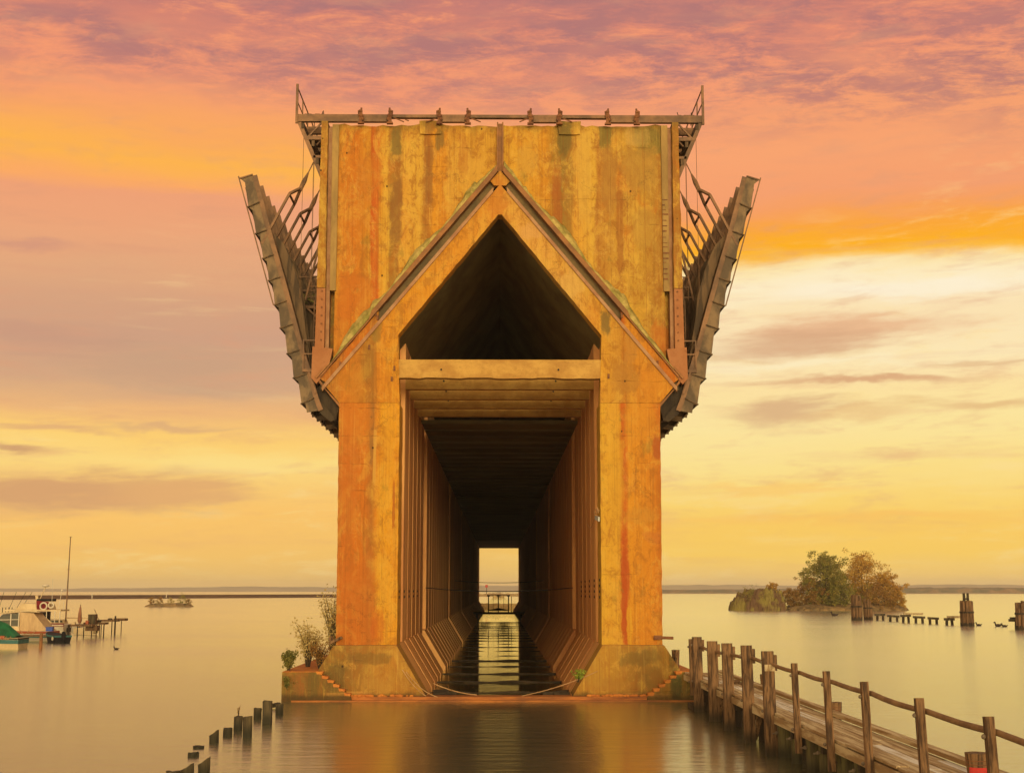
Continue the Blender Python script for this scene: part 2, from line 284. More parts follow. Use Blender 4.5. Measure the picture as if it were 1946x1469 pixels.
M['moss'] = simple('mossy_ledge', (146, 122, 44), (206, 164, 76), 1.6, k=1.0, bm=0.9, bd=0.15)
M['flange'] = simple('rusty_flange', (172, 106, 48), (140, 88, 44), 1.4, bm=0.3)
M['channel'] = simple('channel_steel', (134, 100, 50), (110, 84, 44), 1.0, bm=0.2)
M['lip'] = simple('lip_steel', (166, 106, 58), (188, 130, 74), 1.5, bm=0.4)
M['plate'] = simple('rust_plate', (182, 112, 56), (168, 98, 46), 0.8, bm=0.1)
M['strip'] = simple('grey_strip', (146, 106, 48), (186, 136, 62), 0.9, (1, 1, 0.35), bm=0.5)
M['steel'] = simple('weathered_steel', (154, 104, 58), (112, 78, 46), 0.9, bm=0.2, rough=0.7)
M['chute'] = simple('chute_steel', (142, 106, 62), (100, 76, 46), 1.1, (1, 1, 0.6), rough=0.75, contrast=(0.42, 0.58))
M['chute_in'] = simple('chute_dark_steel', (118, 84, 46), (80, 58, 32), 1.0, (3, 3, 0.4), rough=0.8, contrast=(0.42, 0.58))
M['dark'] = simple('dark_timber', (78, 58, 32), (50, 36, 20), 2.0, (1, 1, 0.2))
M['wood'] = simple('weathered_wood', (150, 102, 54), (78, 52, 27), 1.0, (13, 13, 0.55), bm=0.9, contrast=(0.40, 0.62))
M['plank'] = simple('deck_plank', (166, 120, 64), (220, 178, 112), 1.0, (7, 0.35, 3), bm=0.6, contrast=(0.42, 0.6))
M['plank_pale'] = simple('pale_plank', (244, 214, 164), (200, 158, 98), 1.0, (7, 0.35, 3), bm=0.6, contrast=(0.45, 0.62))
M['pile'] = simple('green_pile', (116, 96, 46), (84, 66, 34), 1.0, (5, 5, 0.5), bm=0.8)
M['stump'] = simple('stump_wood', (104, 80, 42), (62, 48, 26), 1.0, (5, 5, 0.5), bm=0.9)
M['pipe'] = simple('rail_pipe', (166, 116, 62), (134, 90, 48), 1.5, bm=0.2)
M['rust'] = simple('rusty_iron', (150, 88, 40), (112, 64, 34), 3.0, bm=0.4)
M['bolt'] = simple('bolt_iron', (150, 118, 78), (110, 84, 54), 6.0)
M['red'] = simple('red_sign', (216, 62, 44), (200, 56, 40), 3.0, bm=0)
M['ink'] = simple('dark_ink', (70, 30, 24), (60, 26, 20), 3.0, bm=0)
M['white'] = simple('white_paint', (240, 206, 148), (224, 188, 130), 0.8, bm=0.05, rough=0.45)
M['cream'] = simple('cream_paint', (236, 190, 118), (214, 168, 100), 0.8, bm=0.05, rough=0.5)
M['canvas'] = simple('tan_canvas', (226, 174, 104), (204, 152, 90), 1.6, (2, 2, 0.5), bm=0.4)
M['green'] = simple('green_tarp', (30, 106, 48), (20, 74, 34), 0.8, bm=0.3, rough=0.55)
M['teal'] = simple('teal_paint', (84, 122, 96), (66, 100, 78), 1.0, bm=0.05)
M['orange'] = simple('orange_paint', (196, 96, 50), (170, 80, 42), 1.0, bm=0.05)
M['maroon'] = simple('maroon_fabric', (140, 30, 26), (112, 22, 22), 2.0)
M['navy'] = simple('blue_plastic', (84, 100, 146), (70, 84, 124), 1.0, bm=0)
M['glass'] = simple('smoked_glass', (96, 84, 52), (74, 66, 44), 0.5, bm=0, rough=0.15)
M['black'] = simple('black_rubber', (34, 28, 22), (26, 22, 18), 2.0, bm=0)
M['rock'] = simple('rock', (160, 116, 58), (104, 78, 40), 0.5, bm=0.9, bd=0.3)
M['isle_rock'] = simple('lichen_rock', (146, 118, 44), (112, 74, 40), 0.32, (1, 1, 0.7), bm=0.9, bd=0.5, contrast=(0.42, 0.56))
M['bwall'] = simple('breakwater_concrete', (96, 56, 24), (76, 44, 20), 0.08, (0.3, 0.3, 4), bm=0.2)
M['rubble'] = simple('rubble_stone', (196, 146, 74), (150, 106, 52), 0.3, bm=0.9, bd=0.4)
M['cable'] = simple('pale_rope', (206, 148, 84), (180, 124, 66), 3.0, bm=0)
M['tube'] = simple('white_tube', (226, 206, 160), (206, 182, 134), 2.0, bm=0)
M['feather'] = simple('duck_feather', (74, 54, 32), (52, 38, 24), 8.0, bm=0)
M['umbrella'] = simple('folded_canvas', (176, 112, 66), (140, 84, 48), 3.0, (4, 4, 0.3))
M['sand'] = simple('shore_ground', (190, 150, 92), (150, 116, 66), 0.05)
M['far_trees'] = simple('far_woodland', (104, 96, 62), (150, 112, 66), 0.03, (1, 1, 3), contrast=(0.46, 0.6), bm=0.8, bd=3)
M['hill'] = simple('far_hill', (158, 138, 94), (176, 150, 102), 0.004)
def leaf_mat(name, a, b_, c, scale=0.6):
    m, t, b, g = new_mat(name)
    n = t.noise(g, scale, 4, 0.6)
    col = t.ramp(n, [(0.32, alb(a)), (0.48, alb(b_)), (0.66, alb(c))])
    n2 = t.noise(g, scale * 9, 2, 0.5)
    col = t.mix(t.m('MULTIPLY', t.ss(n2, 0.4, 0.65), 0.5), col, tuple(v * 1.5 for v in alb(b_)))
    t.put(b.inputs['Base Color'], col); b.inputs['Roughness'].default_value = 0.7
    tr = t.n.new('ShaderNodeBsdfTranslucent'); t.put(tr.inputs[0], col)
    mx = t.n.new('ShaderNodeMixShader'); mx.inputs[0].default_value = 0.35
    out = m.node_tree.nodes['Material Output']
    t.l.new(b.outputs[0], mx.inputs[1]); t.l.new(tr.outputs[0], mx.inputs[2]); t.l.new(mx.outputs[0], out.inputs[0])
    return m
M['leaf_green'] = leaf_mat('green_leaves', (104, 98, 34), (146, 126, 44), (190, 148, 56))
M['leaf_orange'] = leaf_mat('orange_leaves', (162, 108, 36), (204, 142, 48), (232, 176, 66))
M['leaf_mixed'] = leaf_mat('mixed_leaves', (120, 100, 36), (176, 116, 44), (150, 124, 46))
M['leaf_shrub'] = leaf_mat('shrub_leaves', (84, 84, 30), (130, 112, 40), (168, 138, 58), 3.0)
M['leaf_pale'] = leaf_mat('pale_shrub_leaves', (190, 150, 66), (218, 176, 92), (156, 122, 50), 3.0)
M['leaf_weed'] = leaf_mat('fresh_weed', (150, 160, 40), (180, 176, 52), (110, 120, 34), 4.0)
M['bark'] = simple('bark', (88, 64, 34), (60, 44, 26), 3.0, (3, 3, 0.5), bm=0.6)
def water_mat():
    m, t, b, g = new_mat('water')
    n = t.noise(t.vm('MULTIPLY', g, (0.030, 0.16, 1)), 1.0, 5, 0.6, 0.6)
    col = t.mix(t.ss(n, 0.35, 0.65), (0.100, 0.086, 0.032), (0.075, 0.066, 0.026))
    t.put(b.inputs['Base Color'], col); b.inputs['Roughness'].default_value = 0.6
    px_ = t.xyz(g)     # sheltered, calmer water between the walls of the dock
    calm = t.m('MULTIPLY', t.ss(t.m('ABSOLUTE', px_[0]), 5.2, 3.4), t.ss(px_[1], 62.0, 66.0))
    rn = t.noise(t.vm('MULTIPLY', g, (0.02, 0.06, 1)), 1.0, 3, 0.5)
    gl = t.n.new('ShaderNodeBsdfGlossy'); gl.inputs['Color'].default_value = (0.96, 0.985, 0.82, 1)
    t.put(gl.inputs['Roughness'], t.m('MULTIPLY', t.m('ADD', 0.13, t.m('MULTIPLY', rn, 0.10)), t.m('SUBTRACT', 1.0, t.m('MULTIPLY', calm, 0.90))))
    h1 = t.noise(t.vm('MULTIPLY', g, (0.35, 1.5, 1)), 1.0, 4, 0.6, 0.3)
    h2 = t.noise(t.vm('MULTIPLY', g, (1.2, 6.0, 1)), 1.0, 3, 0.6)
    bn = t.n.new('ShaderNodeBump'); bn.inputs['Strength'].default_value = 0.4; bn.inputs['Distance'].default_value = 0.06
    t.put(bn.inputs['Height'], t.m('ADD', h1, t.m('MULTIPLY', h2, 0.25)))
    t.put(bn.inputs['Strength'], t.m('MULTIPLY', t.m('SUBTRACT', 1.0, t.m('MULTIPLY', calm, 0.72)), 0.55))
    t.l.new(bn.outputs[0], gl.inputs['Normal']); t.l.new(bn.outputs[0], b.inputs['Normal'])
    fr = t.n.new('ShaderNodeFresnel'); fr.inputs['IOR'].default_value = 2.6
    f2 = t.m('MULTIPLY', fr.outputs[0], 1.12, clamp=True)
    mx = t.n.new('ShaderNodeMixShader'); t.put(mx.inputs[0], f2); t.l.new(b.outputs[0], mx.inputs[1]); t.l.new(gl.outputs[0], mx.inputs[2])
    t.l.new(mx.outputs[0], m.node_tree.nodes['Material Output'].inputs[0])
    return m
M['water'] = water_mat()
# ------------------------------------------------------------------ mesh builder
class MB:
    def __init__(s): s.v = []; s.f = []; s.mi = []; s.cur = 0
    def add(s, vs, fs):
        o = len(s.v); s.v += [tuple(v) for v in vs]; s.f += [tuple(i + o for i in f) for f in fs]; s.mi += [s.cur] * len(fs); return s
    def box(s, x0, x1, y0, y1, z0, z1):
        x0, x1 = sorted((x0, x1)); y0, y1 = sorted((y0, y1)); z0, z1 = sorted((z0, z1))
        return s.add([(x0, y0, z0), (x1, y0, z0), (x1, y1, z0), (x0, y1, z0), (x0, y0, z1), (x1, y0, z1), (x1, y1, z1), (x0, y1, z1)],
              [(0, 3, 2, 1), (4, 5, 6, 7), (0, 1, 5, 4), (1, 2, 6, 5), (2, 3, 7, 6), (3, 0, 4, 7)])
    def prism(s, poly, y0, y1):     # polygon in (x,z), extruded along y; may be concave
        n = len(poly); a = sum(poly[i][0] * poly[(i + 1) % n][1] - poly[(i + 1) % n][0] * poly[i][1] for i in range(n))
        if a < 0: poly = poly[::-1]
        vs = [(x, y0, z) for x, z in poly] + [(x, y1, z) for x, z in poly]
        fs = [tuple(range(n)), tuple(range(2 * n - 1, n - 1, -1))] + [(i, i + n, (i + 1) % n + n, (i + 1) % n) for i in range(n)]
        return s.add(vs, fs)
    def zprism(s, poly, z0, z1):
        vs = [(x, y, z0) for x, y in poly] + [(x, y, z1) for x, y in poly]; n = len(poly)
        return s.add(vs, [tuple(range(n)), tuple(range(2 * n - 1, n - 1, -1))] + [(i, i + n, (i + 1) % n + n, (i + 1) % n) for i in range(n)])
    def bar(s, a, b, w, h=None, up=(0, 0, 1), w2=None, h2=None):
        a = Vector(a); b = Vector(b); h = h or w; w2 = w2 or w; h2 = h2 or h; d = (b - a).normalized(); up = Vector(up)
        if abs(d.dot(up)) > 0.99: up = Vector((0, 1, 0))
        x = d.cross(up).normalized(); z = x.cross(d).normalized(); vs = []
        for p, ww, hh in ((a, w, h), (b, w2, h2)):
            for i, j in ((-1, -1), (1, -1), (1, 1), (-1, 1)): vs.append(p + x * (i * ww / 2) + z * (j * hh / 2))
        return s.add(vs, [(3, 2, 1, 0), (4, 5, 6, 7), (0, 1, 5, 4), (1, 2, 6, 5), (2, 3, 7, 6), (3, 0, 4, 7)])
    def tube(s, pts, r, n=8, jit=0.0, rnd=random):
        pts = [Vector(p) for p in pts]; rs = r if isinstance(r, (list, tuple)) else [r] * len(pts); vs = []; fs = []
        for k, p in enumerate(pts):
            d = (pts[min(k + 1, len(pts) - 1)] - pts[max(k - 1, 0)]).normalized()
            up = Vector((0, 0, 1)) if abs(d.z) < 0.9 else Vector((0, 1, 0)); x = d.cross(up).normalized(); z = x.cross(d)
            for i in range(n):
                a = 2 * math.pi * i / n; rr = rs[k] * (1 + (rnd.uniform(-jit, jit) if jit else 0))
                vs.append(p + x * math.cos(a) * rr + z * math.sin(a) * rr)
        for k in range(len(pts) - 1):
            for i in range(n): fs.append((k * n + i, k * n + (i + 1) % n, (k + 1) * n + (i + 1) % n, (k + 1) * n + i))
        fs += [tuple(range(n))[::-1], tuple(range((len(pts) - 1) * n, len(pts) * n))]
        return s.add(vs, fs)
    def ball(s, c, rx, ry, rz, n=10, m=7):
        vs = []; fs = []
        for j in range(m + 1):
            th = math.pi * j / m
            for i in range(n):
                a = 2 * math.pi * i / n; vs.append((c[0] + rx * math.sin(th) * math.cos(a), c[1] + ry * math.sin(th) * math.sin(a), c[2] + rz * math.cos(th)))
        for j in range(m):
            for i in range(n): fs.append((j * n + i, (j + 1) * n + i, (j + 1) * n + (i + 1) % n, j * n + (i + 1) % n))
        return s.add(vs, fs)
    def ring(s, c, R_, r, axis='y', n=20, m=8):
        vs = []; fs = []
        for i in range(n):
            a = 2 * math.pi * i / n
            for j in range(m):
                b = 2 * math.pi * j / m; q = R_ + r * math.cos(b)
                vs.append((c[0] + q * math.cos(a), c[1] + r * math.sin(b), c[2] + q * math.sin(a)))
        for i in range(n):
            for j in range(m): fs.append((i * m + j, i * m + (j + 1) % m, ((i + 1) % n) * m + (j + 1) % m, ((i + 1) % n) * m + j))
        return s.add(vs, fs)
    def build(s, name, mat, parent=None, smooth=False, off=(0, 0, 0)):
        me = bpy.data.meshes.new(name); ox, oy, oz = off
        me.from_pydata([(x - ox, y - oy, z - oz) for x, y, z in s.v], [], s.f)
        mats = mat if isinstance(mat, list) else [mat]
        for q in mats: me.materials.append(q)
        if len(mats) > 1: me.polygons.foreach_set('material_index', s.mi)
        me.update(); bm = bmesh.new(); bm.from_mesh(me); bmesh.ops.recalc_face_normals(bm, faces=bm.faces[:]); bm.to_mesh(me); bm.free()
        if smooth:
            for p in me.polygons: p.use_smooth = True
        o = bpy.data.objects.new(name, me); scene.collection.objects.link(o)
        if parent is not None: o.parent = parent
        return o
def tag(o, label=None, cat=None, group=None, kind=None):
    if label: o['label'] = label
    if cat: o['category'] = cat
    if group: o['group'] = group
    if kind: o['kind'] = kind
    return o
def empty(name, loc, label=None, cat=None, group=None, rz=0):
    o = bpy.data.objects.new(name, None); scene.collection.objects.link(o); o.location = loc; o.rotation_euler = (0, 0, rz)
    return tag(o, label, cat, group)
def dup(o, parent, loc=None, off=None, mirror=False):
    c = o.copy(); scene.collection.objects.link(c); c.parent = parent
    if off: c.location = Vector(o.location) + Vector(off)
    if mirror: c.scale.x = -1
    for ch in [q for q in kids.get(o.name, [])]: dup(ch, c)
    return c
kids = {}
def sub(par, o): kids.setdefault(par.name, []).append(o); return o
rnd = random.Random(7)
def rough_line(poly, seg, amp, seed=0, closed=True):
    """subdivide a polygon's edges and jitter them: crumbled concrete"""
    rr = random.Random(seed); out = []; n = len(poly)
    for i in range(n if closed else n - 1):
        a = poly[i]; b = poly[(i + 1) % n]; L = math.dist(a, b); k = max(1, int(L / seg))
        for j in range(k):
            t = j / k; q = 0 if j == 0 else rr.uniform(-amp, amp)
            nx, nz = (b[1] - a[1]) / L, -(b[0] - a[0]) / L
            out.append((a[0] + (b[0] - a[0]) * t + nx * q, a[1] + (b[1] - a[1]) * t + nz * q))
    if not closed: out.append(poly[-1])
    return out
# ------------------------------------------------------------------ water
wb = MB(); wb.add([(-5200, -300, 0), (5200, -300, 0), (5200, 5200, 0), (-5200, 5200, 0)], [(0, 1, 2, 3)])
tag(wb.build('water', M['water']), kind='structure')
# ------------------------------------------------------------------ ore dock
CX = 0.04; Y0 = 65.0; BAY = 3.66; YEND = 339.0; NB = int((YEND - Y0) / BAY)
dock = empty('ore_dock', (CX, Y0, 0), 'huge rust-stained concrete ore dock with gabled tunnel and raised steel chutes', 'dock')
def D(mb, name, mat, smooth=False):      # part of the dock, coordinates centred on the dock's axis
    o = mb.build(name, mat, dock, smooth, off=(0, Y0, 0)); return o
def both(fn):
    for s in (-1, 1): fn(s)
SL = 1.21; A0 = 26.65
def zl(x, dz=0.0): return A0 + dz - SL * abs(x)
# upper front wall (ore bin face)
mb = MB()
top = []
rr = random.Random(3)
xs = [-8.42 + i * 0.33 for i in range(52)]
for x in xs:
    z = 29.10 + rr.uniform(-0.05, 0.05)
    if abs(abs(x) - 3.7) < 0.75: z += 0.12
    if abs(x) > 8.0: z += 0.1
    top.append((x, z))
poly = [(-8.42, 16.55), (0, 26.7), (8.42, 16.55)] + top[::-1]
poly = [(-8.42, 16.5), (0, A0 - 0.3), (8.42, 16.5)] + [(8.42, 29.15)] + [p for p in top[::-1] if abs(p[0]) < 8.3] + [(-8.42, 29.15)]
mb.prism(poly, Y0 + 0.35, Y0 + 0.95); D(mb, 'bin_front_wall', M['panel'])
# raised vertical patches of the shuttering: thin proud panels
for a, b, z0, z1 in ((-3.75, -2.62, 26.9, 28.75), (3.9, 4.95, 25.2, 28.8), (-6.6, -6.25, 20.5, 28.2)):
    mb = MB(); mb.box(a, b, Y0 + 0.325, Y0 + 0.36, z0, z1); D(mb, 'patch_panel', M['panel'])
# bracket caps over the patch
for s in (-1, 1):
    mb = MB()
    mb.prism(rough_line([(s * 3.05, 28.62), (s * 4.15, 28.62), (s * 4.2, 29.32), (s * 3.0, 29.32)], 0.3, 0.03, 5 + s), Y0 + 0.2, Y0 + 0.4)
    D(mb, 'wall_cap', M['panel'])
def corner(s):
    mb = MB(); mb.prism(rough_line([(s * 8.86, 20.4), (s * 9.29, 20.4), (s * 9.24, 29.22), (s * 8.92, 29.22)], 0.35, 0.018, 61 + s), Y0, Y0 + 0.95)
    D(mb, 'corner_pilaster', M['panel'])
    mb = MB(); mb.prism([(s * 8.36, 20.3), (s * 8.66, 20.3), (s * 8.70, 29.12), (s * 8.36, 29.12)], Y0 + 0.22, Y0 + 0.5)
    D(mb, 'edge_strip', M['strip'])
    mb = MB(); mb.prism([(s * 8.67, 17.2), (s * 8.85, 17.2), (s * 8.91, 29.0), (s * 8.71, 29.0)], Y0 + 0.40, Y0 + 0.9)
    D(mb, 'drain_slot', M['lip'])
    mb = MB(); mb.prism([(s * 8.86, 17.2), (s * 9.33, 17.2), (s * 9.29, 20.38), (s * 8.86, 20.38)], Y0 + 0.03, Y0 + 0.95)
    D(mb, 'corner_plate', M['plate'])
    for i in range(7): mb = MB(); mb.tube([(s * 9.02, Y0 + 0.05, 17.7 + i * 0.42), (s * 9.02, Y0 - 0.02, 17.7 + i * 0.42)], 0.045, 8); D(mb, 'rivet', M['rust'])
    mb = MB(); mb.prism([(s * 8.42, 17.25), (s * 9.44, 17.35), (s * 9.46, 15.75), (s * 9.2, 15.45), (s * 8.62, 16.2)], Y0 - 0.02, Y0 + 0.5)
    D(mb, 'gusset_plate', M['plate'])
    mb = MB(); mb.bar((s * 8.72, Y0 - 0.08, 16.35), (s * 9.22, Y0 - 0.08, 15.75), 0.12, 0.12, up=(0, 1, 0)); D(mb, 'gusset_bar', M['flange'])
both(corner)
# short crumbled ledges across the edge strip on the right
mb = MB(); rr = random.Random(11)
for i in range(16):
    z = 20.9 + i * 0.28 + rr.uniform(-.05, .05); mb.box(8.36, 8.36 + rr.uniform(0.12, 0.3), Y0 + 0.20, Y0 + 0.3, z, z + rr.uniform(.03, .08))
D(mb, 'strip_crack', M['rust'])
# centre groove
mb = MB(); mb.box(-0.17, -0.10, Y0 + 0.16, Y0 + 0.4, 26.6, 29.25); mb.box(0.10, 0.17, Y0 + 0.16, Y0 + 0.4, 26.6, 29.25); mb.box(-0.10, 0.10, Y0 + 0.28, Y0 + 0.4, 25.6, 29.2)
D(mb, 'centre_channel', M['flange'])
# gable: lower face with both legs of the arch
XIN = 5.13; ZIN = 17.96
def chev(s, d0, d1, x0, x1, y0, y1, mat, name, seg=None, amp=0.0, seed=0):
    poly = [(s * x0, zl(x0, d1)), (s * x1, zl(x1, d1)), (s * x1, zl(x1, d0)), (s * x0, zl(x0, d0))]
    if amp:
        t_ = rough_line(poly[:2], seg, amp, seed, closed=False)
        b_ = poly[2:]
        poly = t_ + b_
    mb = MB(); mb.prism(poly, y0, y1); return D(mb, name, mat)
def gable(s):
    # sloping face, joined on the axis, down to pillar top
    poly = [(0, A0 - 0.80), (s * 8.72, zl(8.72, -0.80)), (s * 8.04, 14.51), (s * 5.02, 14.51)] + rough_line([(s * 5.02, 14.51), (s * XIN, ZIN), (0.0 + s * 0.10, 24.24)], 0.3, 0.014, 71 + s, False)[1:] + [(0, 24.24)]
    mb = MB(); mb.prism(poly, Y0, Y0 + 0.9); D(mb, 'gable_wall', M['gable'])
    chev(s, -0.55, 0.0, 0.0, 9.02, Y0 + 0.34, Y0 + 0.7, M['channel'], 'channel_web')
    chev(s, -0.81, -0.56, 0.35, 8.9, Y0 - 0.10, Y0 + 0.25, M['lip'], 'lower_flange')
    chev(s, 0.0, 0.36, 0.16, 6.6, Y0 - 0.18, Y0 + 0.34, M['flange'], 'upper_flange')
    chev(s, 0.0, 0.12, 6.6, 9.0, Y0 - 0.12, Y0 + 0.34, M['flange'], 'upper_flange')
    # filled end of the channel
    mb = MB(); poly = rough_line([(s * 6.15, zl(6.15, -0.02)), (s * 9.02, zl(9.02, -0.02)), (s * 8.72, zl(8.72, -0.80) + 0.22), (s * 6.15, zl(6.15, -0.56))], 0.4, 0.02, 9)
    mb.prism(poly, Y0 + 0.02, Y0 + 0.36); D(mb, 'channel_infill', M['pillar'])
    mb = MB(); mb.prism([(s * 9.06, 15.72), (s * 8.7, 15.18), (s * 8.04, 14.48), (s * 8.04, 14.3), (s * 9.12, 15.6)], Y0 + 0.04, Y0 + 0.9); D(mb, 'haunch_soffit', M['flange'])
    # mossy crumbling top
    t0 = []; rr = random.Random(21 + s)
    n = 60
    for i in range(n + 1):
        x = 0.2 + (8.75 - 0.2) * i / n
        w = 0.42 + 0.22 * math.sin(i * 0.31 + s) + rr.uniform(-0.07, 0.07)
        if i < 8: w *= 0.6
        if i > 40: w += 0.16 * min(1, (i - 40) / 6)
        if i > 54: w *= max(0.15, (n - i) / 6)
        base = 0.36 if x < 6.6 else 0.12
        t0.append((x, base, max(0.06, w)))
    mb = MB(); vs = []; fs = []
    for x, b0, w in t0:
        vs += [(s * x, Y0 - 0.20, zl(x, b0)), (s * x, Y0 - 0.14 + rr.uniform(-.04, .04), zl(x, b0 + 0.5 * w)), (s * x, Y0 + 0.2, zl(x, b0 + w)), (s * x, Y0 + 0.42, zl(x, b0 + w + 0.1)), (s * x, Y0 + 0.42, zl(x, b0))]
    for i in range(n):
        for j in range(5): fs.append((i * 5 + j, i * 5 + (j + 1) % 5, (i + 1) * 5 + (j + 1) % 5, (i + 1) * 5 + j))
    fs += [(0, 1, 2, 3, 4), tuple(n * 5 + j for j in range(5))]
    mb.add(vs, fs); D(mb, 'mossy_coping', M['moss'])
    # pillar
    mb = MB(); mb.prism(rough_line([(s * 8.04, 14.50), (s * 7.96, 2.6)], 0.25, 0.014, 81 + s, False) + rough_line([(s * 4.99, 2.6), (s * 5.02, 14.50)], 0.3, 0.012, 91 + s, False), Y0 + 0.012, Y0 + 2.2); D(mb, 'pillar', M['pillar'])
both(gable)
mb = MB(); mb.prism([(-0.5, 26.03), (0, 26.6), (0.5, 26.03), (0.3, 25.8), (-0.3, 25.8)], Y0 + 0.05, Y0 + 0.5); D(mb, 'apex_plate', M['gable'])
# bolts / small embedded iron
mb = MB()
for px, py in ((716, 604), (748, 700), (743, 720), (1155, 715), (700, 660), (645, 692), (1248, 690), (713, 596), (1180, 600)):
    p = atY(px, py, Y0 - 0.03); mb = MB(); mb.box(p.x - .05, p.x + .05, Y0 - 0.06, Y0 + 0.02, p.z - .12, p.z + .12); D(mb, 'iron_cramp', M['rust'])

# front crossbeam
def crossbeam_mb(y, seed, z0=15.77, z1=16.71, rough=True, x=XIN):
    mb = MB(); poly = [(-x, z1), (x, z1), (x, z0), (-x, z0)]
    if rough: poly = [(-x, z1)] + rough_line([(x, z1), (x, z0)], 9, 0, 1, False)[0:0] + [(x, z1)] + rough_line([(x, z0), (-x, z0)], 0.35, 0.035, seed, False)
    mb.prism(poly, y, y + 0.55)
    return mb
D(crossbeam_mb(Y0 + 0.06, 4), 'front_crossbeam', M['beam'])
mb = MB()
for k in range(4):
    for q in (-1, 1):
        x = q * (2.95 + 0.02 * k); y = Y0 + 0.06 + BAY * k
        mb.tube([(x, y + .05, 16.2), (x, y - 0.03, 16.2)], 0.05, 8)
D(mb, 'bolt_hole', M['black'])
# bents behind the front: two pier faces, crossbeam and rafter pair each, one mesh per bent
def series(mb, name, mat, ks, cap=None, rest=None):
    """first copy at ks[0], the others share its mesh; past cap the far ones are one stuff mesh"""
    o = D(mb, name, mat); k0 = ks[0]
    near = ks[1:] if cap is None else ks[1:cap]
    for k in near:
        c = o.copy(); scene.collection.objects.link(c); c.parent = dock; c.location = (0, BAY * (k - k0), 0)
    if cap is not None and rest is not None and len(ks) > cap:
        far = MB()
        for k in ks[cap:]: far.add([(x, y + BAY * (k - k0), z) for x, y, z in mb.v], mb.f)
        if rest.get(name): rest[name].add(far.v, far.f)
        else: rest[name] = far
ks = [k for k in range(1, NB + 1) if k not in (6, 18, 30, 42, 54, 66)]
rest = {}; y = Y0 + BAY; L = 2.25
for s in (-1, 1):
    mb = MB(); mb.zprism([(s * 5.0, y + .02), (s * 5.0, y + L), (s * 5.02, y + L), (s * 5.02, y + L + .12), (s * 5.01, y + L + .12), (s * 5.01, y + BAY - .22), (s * 5.035, y + BAY - .16), (s * 5.035, y + BAY - .04), (s * 5.5, y + BAY - .04), (s * 5.5, y + .02)], 2.3, 18.2)
    series(mb, 'inner_pier', M['inner'], ks, 45, rest)
mb = MB(); mb.prism([(-5.2, 15.77), (5.2, 15.77), (5.2, 16.71), (-5.2, 16.71)], y + .06, y + .6); series(mb, 'crossbeam', M['beam'], [1, 2, 3, 4])
mb = MB(); mb.box(-5.02, 5.02, Y0 + 5 * BAY, YEND - .3, 15.82, 16.0); D(mb, 'shade_ceiling', M['stain_shade'])  # added slab, coloured dark so the ceiling falls into shade
mb = MB(); mb.box(-5.0, 5.0, y + .06, y + .5, 15.76, 15.815); o_ = D(mb, 'shade_ceiling_rib', M['stain_shade']); o_.location = (0, 4 * BAY, 0)  # faint ribs under it, same shade put into the colour
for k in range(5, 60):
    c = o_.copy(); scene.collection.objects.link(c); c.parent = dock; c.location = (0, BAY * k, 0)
ks2 = [0] + [k for k in range(1, NB - 1) if k + 1 not in (6, 18, 30, 42, 54, 66)]; y = Y0 + 1.6
for s in (-1, 1):
    mb = MB(); P8 = lambda a, b, h: [(s * a, -.6), (s * a, .25), (s * b, h), (s * 5.6, h), (s * 5.6, -.6)]
    mb.prism(P8(3.55, 4.98, 2.62), y + .03, y + 2.3); mb.prism(P8(3.58, 5.01, 2.61), y + 2.3, y + BAY - .03)
    series(mb, 'inner_footing', M['inner'], ks2, 45, rest)
for n_, far in rest.items(): tag(D(far, n_, M['inner']), kind='stuff')
# long walls and bin
for s in (-1, 1):
    mb = MB(); mb.prism([(s * 5.30, -1), (s * 5.30, 18.1), (s * 7.9, 14.6), (s * 7.86, 2.5), (s * 8.3, 2.2), (s * 8.3, -1)], Y0 + 0.9, YEND); D(mb, 'side_wall', M['inner'])
mb = MB(); mb.prism([(-9.16, 28.85), (-9.2, 17.2), (-8.9, 15.7), (-7.92, 14.55), (-5.31, 18.12), (0, 24.6), (5.31, 18.12), (7.92, 14.55), (8.9, 15.7), (9.2, 17.2), (9.16, 28.85)], Y0 + 0.96, YEND - 0.02)
D(mb, 'ore_bin', M['panel'])
mb = MB(); mb.prism([(-5.28, 17.9), (-5.28, 18.05), (0, 24.5), (5.28, 18.05), (5.28, 17.9), (0, 24.4)], Y0 + 0.97, YEND); D(mb, 'hopper_lining', M['stain_shade'])
# outer wall ribs along the bin and legs (seen from a step aside)
for s in (-1, 1):
        mb = MB(); y = Y0 + 2.6
        mb.prism([(s * 7.8, 2.6), (s * 8.02, 2.6), (s * 8.06, 14.5), (s * 9.1, 15.7), (s * 9.34, 17.2), (s * 9.3, 28.95), (s * 9.1, 28.95), (s * 9.1, 17.2), (s * 8.8, 15.8), (s * 7.8, 14.6)], y, y + 0.45)
        series(mb, 'wall_rib', M['panel'], list(range(0, 72, 2)))
